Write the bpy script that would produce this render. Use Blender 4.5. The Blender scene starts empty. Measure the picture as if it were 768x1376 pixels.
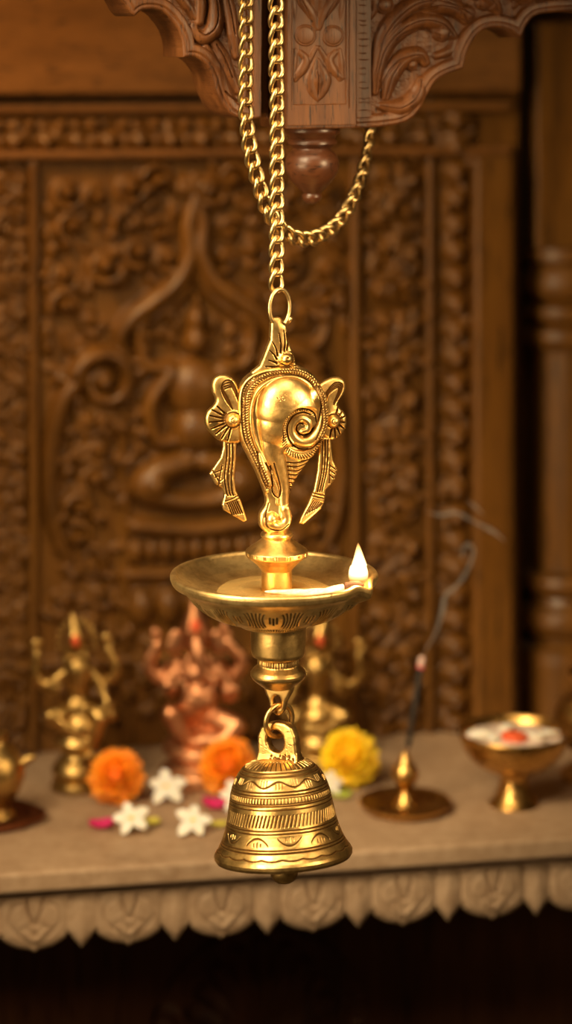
import bpy, math, random
import numpy as np
from mathutils import Vector, Matrix
random.seed(7); rng = np.random.default_rng(7)
PI = math.pi; R_ = math.radians
scn = bpy.context.scene; COL = scn.collection

# ------------------------------------------------------------------ camera geometry
F = 3200.0; D = 1.715; HOR = 30.0; ZC = 1.5; CX = 384.0
K = D / F                                  # metres per pixel at the lamp (Y = 0)
def at(px, py, Y=0.0):
    d = Y + D
    return Vector(((px - CX) / F * d, Y, ZC - (py - HOR) / F * d))
cam = bpy.data.cameras.new('camera'); co = bpy.data.objects.new('camera', cam); COL.objects.link(co)
co.location = (0, -D, ZC); co.rotation_euler = (PI / 2, 0, 0)
cam.sensor_fit = 'VERTICAL'; cam.sensor_height = 36.0; cam.lens = 36.0 * F / 1376
cam.shift_y = -(688 - HOR) / 1376.0
cam.clip_start = 0.05
cam.dof.use_dof = True; cam.dof.focus_distance = D - 0.01; cam.dof.aperture_fstop = 2.9; cam.dof.aperture_blades = 0
scn.camera = co

# shrine frame (wall and shelf are turned 10.5 degrees)
SA = R_(10.5); U = Vector((math.cos(SA), math.sin(SA), 0)); V = Vector((-math.sin(SA), math.cos(SA), 0))
O = Vector((0, 0.348, 0)); HS = 0.722; ZS = ZC - HS
def shr(u, v, z): return O + U * u + V * v + Vector((0, 0, z))
def on_plane(px, v):                        # world point (z = 0) on the plane v = const seen at px
    t = (px - CX) / F                       # X = t*(Y+D)
    # (X, Y) = O + U*u + V*v  ->  X - t*Y = t*D
    b = O + V * v
    u = (t * D - b.x + t * b.y) / (U.x - t * U.y)
    return u
def shelf_at(px, py):
    return at(px, py, HS * F / (py - HOR) - D)

# ------------------------------------------------------------------ object helpers
def link(o, parent=None):
    COL.objects.link(o)
    if parent is not None:
        o.parent = parent
        o.matrix_parent_inverse = Matrix.Identity(4)
    return o
def thing(name, label, cat, loc=(0, 0, 0), rot=(0, 0, 0), group=None, kind=None):
    o = bpy.data.objects.new(name, None); o.empty_display_size = 0.02; COL.objects.link(o)
    o.location = loc; o.rotation_euler = rot
    return tag(o, label, cat, group, kind)
def tag(o, label=None, cat=None, group=None, kind=None):
    if label: o['label'] = label
    if cat: o['category'] = cat
    if group: o['group'] = group
    if kind: o['kind'] = kind
    return o
def mesh_obj(name, verts, faces, mat, parent=None, smooth=True, patina=None):
    me = bpy.data.meshes.new(name)
    me.from_pydata(verts, [], faces); me.update()
    if smooth: me.shade_smooth()
    if patina is not None:
        a = me.attributes.new('patina', 'FLOAT', 'POINT'); a.data.foreach_set('value', np.asarray(patina, dtype=np.float32))
    if mat: me.materials.append(mat)
    o = bpy.data.objects.new(name, me)
    if parent is not None:                  # verts given in world coordinates -> parent space
        if getattr(parent, '_', None) is None:
            pm = Matrix.LocRotScale(parent.location, parent.rotation_euler, parent.scale)
            pp = parent.parent
            while pp is not None:
                pm = Matrix.LocRotScale(pp.location, pp.rotation_euler, pp.scale) @ pm; pp = pp.parent
            me.transform(pm.inverted())
    return link(o, parent)
def copy_tree(o, parent=None):
    c = o.copy(); COL.objects.link(c)
    if parent is not None: c.parent = parent
    for ch in [x for x in bpy.data.objects if x.parent == o]:
        copy_tree(ch, c)
    return c
def recenter(o):                            # put a top-level mesh's origin at its base centre
    me = o.data; n = len(me.vertices); a = np.empty(n * 3); me.vertices.foreach_get('co', a); a = a.reshape(-1, 3)
    c = Vector(((a[:, 0].min() + a[:, 0].max()) / 2, (a[:, 1].min() + a[:, 1].max()) / 2, a[:, 2].min()))
    me.transform(Matrix.Translation(-c)); o.location = c; return o

class MB:
    def __init__(s): s.v = []; s.f = []
    def add(s, vs, fs):
        n = len(s.v); s.v += [tuple(x) for x in vs]; s.f += [tuple(i + n for i in f) for f in fs]; return s
    def box(s, c, sx, sy, sz, M=None):
        c = Vector(c); M = M or Matrix.Identity(3)
        vs = [c + M @ Vector((x * sx / 2, y * sy / 2, z * sz / 2)) for z in (-1, 1) for y in (-1, 1) for x in (-1, 1)]
        return s.add(vs, [(0, 2, 3, 1), (4, 5, 7, 6), (0, 1, 5, 4), (2, 6, 7, 3), (0, 4, 6, 2), (1, 3, 7, 5)])
    def tube(s, pts, rads, n=10, closed=False, flat=1.0):
        pts = [Vector(p) for p in pts]; m = len(pts)
        if not hasattr(rads, '__len__'): rads = [rads] * m
        vs = []; up = None
        for i, p in enumerate(pts):
            a = pts[(i - 1) % m] if closed or i > 0 else p
            b = pts[(i + 1) % m] if closed or i < m - 1 else p
            t = (b - a).normalized()
            if up is None:
                up = Vector((0, 0, 1)) if abs(t.z) < .9 else Vector((0, 1, 0))
            up = (up - t * up.dot(t)).normalized(); sd = t.cross(up)
            for k in range(n):
                q = 2 * PI * k / n
                vs.append(p + (up * math.cos(q) * flat + sd * math.sin(q)) * rads[i])
        fs = []
        for i in range(m if closed else m - 1):
            j = (i + 1) % m
            for k in range(n): fs.append((i * n + k, i * n + (k + 1) % n, j * n + (k + 1) % n, j * n + k))
        if not closed:
            fs.append(tuple(range(n))[::-1]); fs.append(tuple(range((m - 1) * n, m * n)))
        return s.add(vs, fs)
    def ball(s, c, r, nu=14, nv=9, M=None):
        if not hasattr(r, '__len__'): r = (r, r, r)
        c = Vector(c); vs = []; fs = []
        for j in range(nv + 1):
            p = PI * j / nv
            for i in range(nu):
                q = 2 * PI * i / nu
                w = Vector((r[0] * math.sin(p) * math.cos(q), r[1] * math.sin(p) * math.sin(q), r[2] * math.cos(p)))
                vs.append(c + (M @ w if M else w))
        for j in range(nv):
            for i in range(nu): fs.append((j * nu + i, (j + 1) * nu + i, (j + 1) * nu + (i + 1) % nu, j * nu + (i + 1) % nu))
        return s.add(vs, fs)
    def build(s, name, mat, parent=None, smooth=True, bevel=0):
        o = mesh_obj(name, s.v, s.f, mat, parent, smooth)
        if bevel:
            b = o.modifiers.new('bevel', 'BEVEL'); b.width = bevel; b.segments = 2; b.limit_method = 'ANGLE'
        return o

def resample(pts, n=None, step=1.0, closed=False):
    """Catmull-Rom through pts (any dimension), resampled evenly"""
    P = np.array(pts, float)
    if closed: Q = np.vstack([P[-1], P, P[0], P[1]])
    else: Q = np.vstack([2 * P[0] - P[1], P, 2 * P[-1] - P[-2]])
    out = []
    for i in range(1, len(Q) - 2):
        t = np.linspace(0, 1, 24, endpoint=False)[:, None]
        a, b, c, d = Q[i - 1], Q[i], Q[i + 1], Q[i + 2]
        out.append(.5 * ((2 * b) + (-a + c) * t + (2 * a - 5 * b + 4 * c - d) * t ** 2 + (-a + 3 * b - 3 * c + d) * t ** 3))
    out.append(Q[-2][None]); C = np.vstack(out)
    L = np.concatenate([[0], np.cumsum(np.linalg.norm(np.diff(C[:, :2] if C.shape[1] == 2 else C[:, :3], axis=0), axis=1))])
    if n is None: n = max(2, int(L[-1] / step) + 1)
    s = np.linspace(0, L[-1], n)
    return np.stack([np.interp(s, L, C[:, k]) for k in range(C.shape[1])], 1)

# ------------------------------------------------------------------ relief carving (height fields)
class Relief:
    def __init__(s, x0, x1, y0, y1, step, base=0.0):
        s.xs = np.arange(x0, x1 + step * .5, step); s.ys = np.arange(y0, y1 + step * .5, step); s.st = step
        s.X, s.Y = np.meshgrid(s.xs, s.ys); s.H = np.full(s.X.shape, float(base)); s.G = np.zeros_like(s.H); s.P = np.zeros_like(s.H); s.sd = None
    def win(s, cx, cy, r):
        i0 = max(0, int((cx - r - s.xs[0]) / s.st)); i1 = min(len(s.xs), int((cx + r - s.xs[0]) / s.st) + 2)
        j0 = max(0, int((cy - r - s.ys[0]) / s.st)); j1 = min(len(s.ys), int((cy + r - s.ys[0]) / s.st) + 2)
        return (slice(j0, j1), slice(i0, i1)) if i1 > i0 and j1 > j0 else None
    def ridge(s, pts, r0, r1=None, k=.6, base=None, raw=False, bead=0):
        """raised tapered stroke; radius r0 -> r1 (or a list), height k*radius"""
        C = np.array(pts, float) if raw else resample(pts, step=max(s.st * .8, .8))
        n = len(C)
        if hasattr(r0, '__len__'): rr = np.interp(np.linspace(0, 1, n), np.linspace(0, 1, len(r0)), r0)
        else: rr = np.linspace(r0, r0 if r1 is None else r1, n)
        B = s.H.copy() if base is None else None
        for i in range(n):
            r = rr[i]; w = s.win(C[i, 0], C[i, 1], r)
            if w is None: continue
            d2 = (s.X[w] - C[i, 0]) ** 2 + (s.Y[w] - C[i, 1]) ** 2
            h = k * np.sqrt(np.maximum(r * r - d2, 0))
            if bead: h = h * (.45 + .55 * abs(math.sin(i * max(s.st * .8, .8) * PI / bead)))
            b = base if base is not None else B[w]
            s.H[w] = np.where(d2 < r * r, np.maximum(s.H[w], b + h), s.H[w])
        return s
    def groove(s, pts, r, dep, r1=None, pat=1.0, raw=False):
        C = np.array(pts, float) if raw else resample(pts, step=max(s.st * .8, .6))
        n = len(C); rr = np.linspace(r, r if r1 is None else r1, n)
        for i in range(n):
            q = rr[i]; w = s.win(C[i, 0], C[i, 1], q)
            if w is None: continue
            d2 = (s.X[w] - C[i, 0]) ** 2 + (s.Y[w] - C[i, 1]) ** 2
            g = np.maximum(1 - d2 / (q * q), 0)
            s.G[w] = np.maximum(s.G[w], dep * g); s.P[w] = np.maximum(s.P[w], pat * np.minimum(g * 1.6, 1))
        return s
    def dome(s, cx, cy, rx, ry=None, h=4, base=None, ang=0, p=.5):
        ry = ry or rx; w = s.win(cx, cy, max(rx, ry))
        if w is None: return s
        c, q = math.cos(ang), math.sin(ang); dx = s.X[w] - cx; dy = s.Y[w] - cy
        d = ((dx * c + dy * q) / rx) ** 2 + ((-dx * q + dy * c) / ry) ** 2
        b = s.H[w] if base is None else base
        s.H[w] = np.where(d < 1, np.maximum(s.H[w], b + h * np.maximum(1 - d, 0) ** p), s.H[w]); return s
    def spiral(s, cx, cy, r, turns, a0, w0, w1, k=.6, base=None, ccw=1, tail=None):
        t = np.linspace(0, 1, 40); a = a0 + ccw * t * turns * 2 * PI; rr = r * (1 - t) ** .8 + r * .08
        P = np.stack([cx + rr * np.cos(a), cy + rr * np.sin(a)], 1)
        if tail: P = np.vstack([np.array(tail, float), P])
        return s.ridge(P, w0, w1, k, base)
    def ticks(s, pts, gap, half, r, dep, slant=0.0, pat=.9):
        C = resample(pts, step=gap)
        for i in range(1, len(C) - 1):
            t = C[i + 1] - C[i - 1]; t = t / (np.linalg.norm(t) + 1e-9); n = np.array([-t[1], t[0]])
            d = n * math.cos(slant) + t * math.sin(slant)
            s.groove([tuple(C[i] - d * half), tuple(C[i] + d * half)], r, dep, pat=pat)
        return s
    def poly(s, pts, smooth=False, keep=None):
        """signed distance to outline (negative inside)"""
        C = resample(list(pts), step=2.0, closed=True) if smooth else np.array(pts, float)
        x, y = s.X, s.Y; d2 = np.full(x.shape, 1e12); sg = np.zeros(x.shape, int)
        n = len(C)
        for i in range(n):
            ax, ay = C[i]; bx, by = C[(i + 1) % n]
            ex, ey = bx - ax, by - ay; L = ex * ex + ey * ey + 1e-12
            t = np.clip(((x - ax) * ex + (y - ay) * ey) / L, 0, 1)
            d2 = np.minimum(d2, (x - ax - t * ex) ** 2 + (y - ay - t * ey) ** 2)
            cnd = ((ay > y) != (by > y))
            if abs(by - ay) > 1e-12:
                sg += (cnd & (x < (bx - ax) * (y - ay) / (by - ay) + ax)).astype(int)
        return np.sqrt(d2) * np.where(sg % 2 == 1, -1, 1)
    def outline(s, pts, smooth=False):
        q = s.poly(pts, smooth); s.sd = q if s.sd is None else np.minimum(s.sd, q); return s
    def blur(s, n=1):
        for _ in range(n):
            for ax in (0, 1):
                a = np.roll(s.H, 1, ax); b = np.roll(s.H, -1, ax)
                if ax == 0: a[0] = s.H[0]; b[-1] = s.H[-1]
                else: a[:, 0] = s.H[:, 0]; b[:, -1] = s.H[:, -1]
                s.H = .25 * a + .5 * s.H + .25 * b
        return s
    def mesh(s, name, mat, mapf, parent=None, back=0.0, edge=0.0, mirror=False, closed=True):
        """mapf(px, py, h) -> Nx3.  back: depth of the rear face, mirror: rear face is the front mirrored"""
        X, Y = s.X.copy(), s.Y.copy(); H = s.H - s.G
        if s.sd is not None:
            if edge:
                q = np.clip(-s.sd / edge, 0, 1); H = H - edge * (1 - np.sqrt(np.maximum(1 - (1 - q) ** 2, 0))) * (H > -1e9)
            inn = s.sd < .5 * s.st
            gy, gx = np.gradient(s.sd, s.st); gl = np.sqrt(gx ** 2 + gy ** 2) + 1e-9
            mv = (s.sd > -.75 * s.st) & inn
            X = np.where(mv, X - gx / gl * s.sd, X); Y = np.where(mv, Y - gy / gl * s.sd, Y)
        else: inn = np.ones(X.shape, bool)
        q = inn[:-1, :-1] & inn[1:, :-1] & inn[:-1, 1:] & inn[1:, 1:]
        idx = np.arange(X.size).reshape(X.shape)
        A = idx[:-1, :-1][q]; B = idx[:-1, 1:][q]; C = idx[1:, 1:][q]; Dd = idx[1:, :-1][q]
        fr = np.stack([A, Dd, C, B], 1)
        fs = [fr]; N = X.size
        v = [mapf(X.ravel(), Y.ravel(), H.ravel())]; pat = [s.P.ravel()]
        if mirror: Hb = -H
        else: Hb = np.full(H.shape, -back)
        if closed:
            v.append(mapf(X.ravel(), Y.ravel(), Hb.ravel())); pat.append(s.P.ravel() if mirror else np.zeros(N))
            if mirror or back: fs.append(fr[:, ::-1] + N)
            qp = np.zeros((q.shape[0] + 2, q.shape[1] + 2), bool); qp[1:-1, 1:-1] = q
            c = qp[1:-1, 1:-1]
            for (nb, a, b) in ((qp[:-2, 1:-1], idx[:-1, :-1], idx[:-1, 1:]), (qp[2:, 1:-1], idx[1:, 1:], idx[1:, :-1]),
                               (qp[1:-1, :-2], idx[1:, :-1], idx[:-1, :-1]), (qp[1:-1, 2:], idx[:-1, 1:], idx[1:, 1:])):
                e = c & ~nb
                fs.append(np.stack([a[e], b[e], b[e] + N, a[e] + N], 1))
        Vv = np.vstack(v); Ff = np.vstack(fs); used = np.zeros(len(Vv), bool); used[Ff.ravel()] = True
        remap = np.cumsum(used) - 1; Vv = Vv[used]; Ff = remap[Ff]; pt = np.concatenate(pat)[used]
        me = bpy.data.meshes.new(name)
        me.vertices.add(len(Vv)); me.vertices.foreach_set('co', Vv.astype(np.float32).ravel())
        me.loops.add(Ff.size); me.loops.foreach_set('vertex_index', Ff.astype(np.int32).ravel())
        me.polygons.add(len(Ff)); me.polygons.foreach_set('loop_start', np.arange(0, Ff.size, 4, dtype=np.int32))
        me.polygons.foreach_set('loop_total', np.full(len(Ff), 4, dtype=np.int32))
        me.update(calc_edges=True); me.validate(); me.shade_smooth()
        a = me.attributes.new('patina', 'FLOAT', 'POINT'); a.data.foreach_set('value', pt.astype(np.float32))
        me.materials.append(mat)
        if parent is not None:
            pm = Matrix.LocRotScale(parent.location, parent.rotation_euler, parent.scale); me.transform(pm.inverted())
        me.set_sharp_from_angle(angle=R_(55))
        return link(bpy.data.objects.new(name, me), parent)

def plane_map(P0, yaw, px0, py0, exact=True):
    """plane through P0 turned by yaw; pixel -> ray hit on it; h (pixels) towards the viewer"""
    c, s = math.cos(yaw), math.sin(yaw)
    k = (P0.y + D) / F
    def f(px, py, h):
        t = (px - CX) / F
        # point = P0 + (c,s)*u ; X = t*(Y+D)
        u = (t * (P0.y + D) - P0.x) / (c - t * s)
        X = P0.x + c * u; Y = P0.y + s * u
        d = (Y + D) if exact else (P0.y + D)
        Z = ZC - (py - HOR) / F * d
        return np.stack([X + s * h * k, Y - c * h * k, Z], 1)
    return f
def wall_map(v, pref=300):
    P = O + V * v
    uref = on_plane(pref, v); dref = (P + U * uref).y + D
    def f(px, py, h):
        t = (px - CX) / F
        u = (t * D - P.x + t * P.y) / (U.x - t * U.y)
        Z = ZC - (py - HOR) / F * dref
        hh = h * dref / F
        return np.stack([P.x + U.x * u - V.x * hh, P.y + U.y * u - V.y * hh, Z], 1)
    return f

# ------------------------------------------------------------------ lathe with engraved displacement
def lathe(name, mat, prof, parent=None, ax=None, k=K, nseg=96, disp=None, step=None, deform=None, tilt=None, closed=False):
    """prof: [(R, c)] pixels, c = pixel row of the ring centre measured from HOR at the lamp scale; ax: world XY of axis + z origin"""
    P = np.array(prof, float)
    if step:
        out = [P[0]]
        for a, b in zip(P[:-1], P[1:]):
            n = max(1, int(math.ceil(np.linalg.norm(b - a) / step)))
            for i in range(1, n + 1): out.append(a + (b - a) * i / n)
        P = np.array(out)
    m = len(P); T = np.linspace(0, 2 * PI, nseg, endpoint=False)
    Rg = np.repeat(P[:, :1], nseg, 1); Cg = np.repeat(P[:, 1:], nseg, 1); Tg = np.repeat(T[None], m, 0)
    pat = np.zeros_like(Rg)
    if disp is not None:
        g, pat = disp(Tg, Cg, Rg)
        tn = np.gradient(P, axis=0); ln = np.linalg.norm(tn, axis=1, keepdims=True) + 1e-9
        nr = tn[:, 1:] / ln; nc = -tn[:, :1] / ln     # outward normal for profiles running downwards
        Rg = Rg - g * nr; Cg = Cg - g * nc
    if deform is not None: Rg, Cg = deform(Tg, Cg, Rg)
    X = Rg * np.cos(Tg) * k; Y = Rg * np.sin(Tg) * k; Z = -Cg * k
    vs = np.stack([X, Y, Z], 2).reshape(-1, 3)
    if tilt is not None: vs = vs @ np.array(tilt.to_3x3()).T
    vs = vs + np.array(ax)
    fs = []
    for j in range(m - 1):
        a = j * nseg
        for i in range(nseg):
            i2 = (i + 1) % nseg
            fs.append((a + i, a + nseg + i, a + nseg + i2, a + i2))
    o = mesh_obj(name, vs.tolist(), fs, mat, parent, True, pat.ravel())
    o.data.set_sharp_from_angle(angle=R_(48))
    return o
def smooth_prof(pts, n=6):
    return [tuple(p) for p in resample(pts, n=len(pts) * n)]

# ------------------------------------------------------------------ materials
def newmat(name):
    m = bpy.data.materials.new(name); m.use_nodes = True; nt = m.node_tree; nt.nodes.clear()
    out = nt.nodes.new('ShaderNodeOutputMaterial'); b = nt.nodes.new('ShaderNodeBsdfPrincipled')
    nt.links.new(b.outputs[0], out.inputs[0]); return m, nt, b, out
def ramp(nt, fac, stops):
    r = nt.nodes.new('ShaderNodeValToRGB'); e = r.color_ramp.elements
    while len(e) < len(stops): e.new(.5)
    for x, (p, c) in zip(e, stops): x.position = p; x.color = (*c, 1)
    nt.links.new(fac, r.inputs[0]); return r.outputs[0]
def noise(nt, scale, det=4, rough=.5, sc=(1, 1, 1), dist=0, coord='Object'):
    tc = nt.nodes.new('ShaderNodeTexCoord'); mp = nt.nodes.new('ShaderNodeMapping'); mp.inputs['Scale'].default_value = sc
    n = nt.nodes.new('ShaderNodeTexNoise'); n.inputs['Scale'].default_value = scale; n.inputs['Detail'].default_value = det
    n.inputs['Roughness'].default_value = rough; n.inputs['Distortion'].default_value = dist
    nt.links.new(tc.outputs[coord], mp.inputs[0]); nt.links.new(mp.outputs[0], n.inputs[0]); return n.outputs[0]
def mixc(nt, fac, a, b):
    m = nt.nodes.new('ShaderNodeMix'); m.data_type = 'RGBA'
    for i, x in ((0, fac), (6, a), (7, b)):
        if hasattr(x, 'links'): nt.links.new(x, m.inputs[i])
        else: m.inputs[i].default_value = x if i == 0 else (*x, 1)
    return m.outputs[2]
def bump(nt, b, h, strength, dist=.001):
    n = nt.nodes.new('ShaderNodeBump'); n.inputs['Strength'].default_value = strength; n.inputs['Distance'].default_value = dist
    nt.links.new(h, n.inputs['Height']); nt.links.new(n.outputs[0], b.inputs['Normal'])
def metal(name, col, col2, rough=.28, patina=(.10, .045, .012), bs=.25, rv=.12, spots=True):
    m, nt, b, out = newmat(name)
    n1 = noise(nt, 28, 5, .6); n2 = noise(nt, 260, 4, .7)
    base = ramp(nt, n1, [(.35, col), (.68, col2)])
    if spots:
        sp = ramp(nt, n2, [(.69, (0, 0, 0)), (.75, (1, 1, 1))])
        base = mixc(nt, sp, base, patina)
    mo = ramp(nt, noise(nt, 110, 6, .7), [(.34, tuple(x * .62 for x in col2)), (.56, (1, 1, 1))])
    ml = nt.nodes.new('ShaderNodeMix'); ml.data_type = 'RGBA'; ml.blend_type = 'MULTIPLY'; ml.inputs[0].default_value = .55
    nt.links.new(base, ml.inputs[6]); nt.links.new(mo, ml.inputs[7]); base = ml.outputs[2]
    at_ = nt.nodes.new('ShaderNodeAttribute'); at_.attribute_name = 'patina'
    base = mixc(nt, at_.outputs['Fac'], base, patina)
    nt.links.new(base, b.inputs['Base Color']); b.inputs['Metallic'].default_value = 1
    rg = nt.nodes.new('ShaderNodeMapRange'); rg.inputs[1].default_value = .3; rg.inputs[2].default_value = .7
    rg.inputs[3].default_value = rough - rv / 2; rg.inputs[4].default_value = rough + rv
    nt.links.new(noise(nt, 60, 5, .7), rg.inputs[0])
    ad = nt.nodes.new('ShaderNodeMath'); ad.operation = 'MULTIPLY_ADD'; ad.inputs[1].default_value = .25
    nt.links.new(at_.outputs['Fac'], ad.inputs[0]); nt.links.new(rg.outputs[0], ad.inputs[2])
    nt.links.new(ad.outputs[0], b.inputs['Roughness'])
    bump(nt, b, noise(nt, 420, 4, .6), bs, .0004)
    return m
def wood(name, c0, c1, c2, rough=.45, axis='z', gs=60, bs=.35, coat=.15):
    m, nt, b, out = newmat(name)
    sc = {'z': (1, 1, .06), 'x': (.06, 1, 1)}[axis]
    g = noise(nt, gs, 6, .62, sc, .6); g2 = noise(nt, gs * 7, 3, .6, sc); big = noise(nt, 7, 3, .5)
    c = ramp(nt, g, [(.28, c0), (.5, c1), (.72, c2)])
    pores = ramp(nt, g2, [(.34, (0, 0, 0)), (.42, (1, 1, 1))])
    c = mixc(nt, pores, tuple(x * .45 for x in c0), c)
    nt.links.new(c, b.inputs['Base Color'])
    r = nt.nodes.new('ShaderNodeMapRange'); r.inputs[3].default_value = rough - .1; r.inputs[4].default_value = rough + .2
    nt.links.new(big, r.inputs[0]); nt.links.new(r.outputs[0], b.inputs['Roughness'])
    b.inputs['Coat Weight'].default_value = coat; b.inputs['Coat Roughness'].default_value = .3; b.inputs['Specular IOR Level'].default_value = .32
    mx = nt.nodes.new('ShaderNodeMath'); mx.operation = 'ADD'; nt.links.new(g, mx.inputs[0]); nt.links.new(g2, mx.inputs[1])
    bump(nt, b, mx.outputs[0], bs, .0012)
    return m
def plain(name, c, rough=.5, c2=None, ns=60, sss=0, bs=0, coat=0):
    m, nt, b, out = newmat(name)
    if c2: nt.links.new(ramp(nt, noise(nt, ns, 4, .6), [(.35, c), (.65, c2)]), b.inputs['Base Color'])
    else: b.inputs['Base Color'].default_value = (*c, 1)
    b.inputs['Roughness'].default_value = rough; b.inputs['Coat Weight'].default_value = coat
    if sss: b.inputs['Subsurface Weight'].default_value = sss; b.inputs['Subsurface Radius'].default_value = (.006, .004, .002); b.inputs['Subsurface Scale'].default_value = 1
    if bs: bump(nt, b, noise(nt, ns * 4, 4, .6), bs, .001)
    return m
BRASS = metal('polished_brass', (.84, .58, .23), (.68, .44, .15), .34, bs=.3)
BRASS_S = metal('smooth_brass', (.92, .69, .32), (.80, .56, .23), .40, bs=.15, rv=.08)
CHAINM = metal('chain_brass', (.88, .66, .32), (.70, .49, .21), .32, bs=.2, spots=False)
OLD = metal('old_brass', (.58, .39, .14), (.40, .25, .08), .36, bs=.3)
OLDB = metal('shelf_brass', (.70, .44, .15), (.48, .28, .08), .28, bs=.2, spots=False)
COPPER = metal('copper', (.72, .36, .19), (.52, .24, .12), .40, (.2, .05, .02), bs=.3)
COPD = metal('dark_copper', (.34, .12, .05), (.2, .07, .03), .4, (.1, .03, .01), bs=.3)
WALLW = wood('carved_teak', (.07, .029, .0045), (.135, .055, .0085), (.18, .077, .012), .36, 'z', 50)
WALLH = wood('teak_beam', (.13, .052, .011), (.19, .077, .017), (.24, .10, .025), .45, 'x', 50)
BRKW = wood('bracket_rosewood', (.055, .018, .005), (.115, .039, .010), (.17, .062, .017), .42, 'z', 110, .4, .12)
FINW = wood('polished_finial_wood', (.05, .017, .006), (.085, .028, .010), (.12, .042, .015), .3, 'x', 60, .12, .4)
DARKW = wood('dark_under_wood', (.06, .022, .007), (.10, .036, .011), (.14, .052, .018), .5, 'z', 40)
def stone_mat():
    m, nt, b, out = newmat('weathered_stone')
    a = noise(nt, 9, 6, .65, (1, 1, 1), .5); s = noise(nt, 90, 6, .7)
    c = ramp(nt, a, [(.3, (.25, .15, .085)), (.5, (.37, .235, .14)), (.72, (.47, .315, .2))])
    d = ramp(nt, s, [(.3, (.18, .11, .06)), (.62, (.48, .36, .25))])
    nt.links.new(mixc(nt, .4, c, d), b.inputs['Base Color']); b.inputs['Roughness'].default_value = .6
    bump(nt, b, s, .5, .002); return m
STONE = stone_mat()

# ================================================================== THE HANGING LAMP
AXP = 371.5
lampO = at(AXP, HOR, 0.0)                    # axis x, z of horizon
lamp = thing('hanging_oil_lamp', 'polished brass conch oil lamp hanging from a chain, wick burning in its round dish', 'oil lamp', at(AXP, 790, 0))
ax0 = (lampO.x, 0.0, ZC + HOR * K)
def rel(p): return p                         # rows are given in absolute pixel rows: z = ZC - (c-HOR)*K
yawL = R_(13)
mapL = plane_map(Vector((lampO.x, -0.002, 0)), yawL, 0, 0, exact=False)
zx = lambda L: [(250 + x / 3.072, 380 + y / 3.072) for x, y in L]
T = 6.5                                      # half thickness of plates, pixels
# --- conch body
r = Relief(312, 444, 484, 724, .55, T)
r.outline(zx([(262, 372), (330, 350), (400, 343), (470, 352), (522, 382), (552, 435), (568, 500), (577, 580), (562, 640), (514, 720), (464, 790), (432, 850), (420, 900), (430, 950), (426, 1000), (400, 1028), (345, 1034), (304, 1003), (301, 950), (324, 908), (318, 860), (288, 780), (250, 705), (222, 645), (211, 560), (209, 470), (222, 412)]), True)
r.H += 4.5 * (1 - np.exp(np.minimum(r.sd, 0) / 14))
body = zx([(408, 505), (396, 560), (362, 625), (355, 690), (380, 760), (396, 830), (398, 900), (400, 960)])
r.ridge(body, [40, 34, 20, 14, 10, 7.5, 6.2, 7.5], k=.62, base=T + 3)
r.dome(*zx([(415, 520)])[0], 43, 38, h=25, base=T + 3)
# right cheek of the shell spiralling inwards
cx_, cy_ = zx([(470, 590)])[0]
r.G += 0
# hollow for the spiral
w = r.win(cx_, cy_, 34); dd = np.hypot((r.X[w] - cx_) / 29, (r.Y[w] - (cy_ + 4)) / 33)
r.H[w] = np.where(dd < 1, np.minimum(r.H[w], T + 9 + 13 * np.clip(dd - .25, 0, 1) ** 1.5), r.H[w])
r.ridge(zx([(532, 470), (549, 540), (538, 610), (500, 650), (455, 648), (426, 615), (430, 578), (462, 556), (492, 572), (492, 602), (470, 610)]), [15, 11, 9.5, 8.5, 7.5, 6.5, 6, 5.5, 5, 4.6, 4], k=.95, base=T + 8)
r.groove(zx([(540, 500), (528, 575), (498, 622), (462, 622), (444, 600), (452, 578), (472, 578)]), 1.4, 3)
r.groove(zx([(500, 540), (465, 528), (425, 545), (403, 590), (412, 640), (452, 680), (505, 684), (545, 650)]), 1.3, 3)
r.groove(zx([(386, 640), (382, 575), (412, 528), (462, 512), (510, 530), (527, 580)]), 1.2, 2.6)
# beaded rim running round the shell
bead = zx([(388, 610), (392, 655), (425, 702), (480, 716), (530, 690), (556, 640), (563, 580), (556, 500), (538, 440), (503, 392), (450, 366), (390, 362), (330, 376), (278, 408), (246, 470), (238, 560), (250, 640), (282, 720), (312, 782), (330, 822)])
r.ridge(bead, 5.0, 4.2, k=.8, base=T + 3.5, bead=4.2)
r.ticks(bead, 3.6, 3.0, 1.0, 2.0, .5)
inner = zx([(395, 640), (408, 672), (440, 694), (485, 698), (522, 672), (542, 622), (545, 545), (536, 480), (505, 425), (455, 392), (395, 386), (335, 402), (288, 440), (264, 500), (262, 575), (280, 650), (315, 722), (345, 790), (368, 850), (372, 905)])
r.ridge(inner, 2.6, 2.2, k=.8, base=T + 4.5)
outb = zx([(545, 655), (575, 580), (568, 500), (552, 435), (522, 382), (470, 352), (400, 343), (330, 350), (262, 372), (222, 415), (211, 470), (212, 560), (224, 640), (256, 712), (292, 790), (322, 862)])
r.ridge([(x + (373 - x) * .035, y + (570 - y) * .03) for x, y in outb], 2.3, k=.7, base=T + 2.5)
for off in (13, 25): 
    s_ = 1 - off / 190
    r.groove([(373 + (x - 373) * (1 - off * .0053), 565 + (y - 565) * (1 - off * .0046)) for x, y in outb], .9, 1.6, pat=.9)
r.ticks(zx([(392, 640), (384, 590), (400, 545), (440, 518), (490, 520), (524, 548)]), 3.2, 1.7, .8, 1.3)
r.ticks([(373 + (x - 373) * .885, 565 + (y - 565) * .90) for x, y in outb], 3.4, 2.0, .75, 1.2)
for o_ in (0, 1): r.groove([(373 + (x - 373) * (.845 + .085 * o_), 565 + (y - 565) * (.865 + .075 * o_)) for x, y in outb], 1.0, 1.8)
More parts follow.
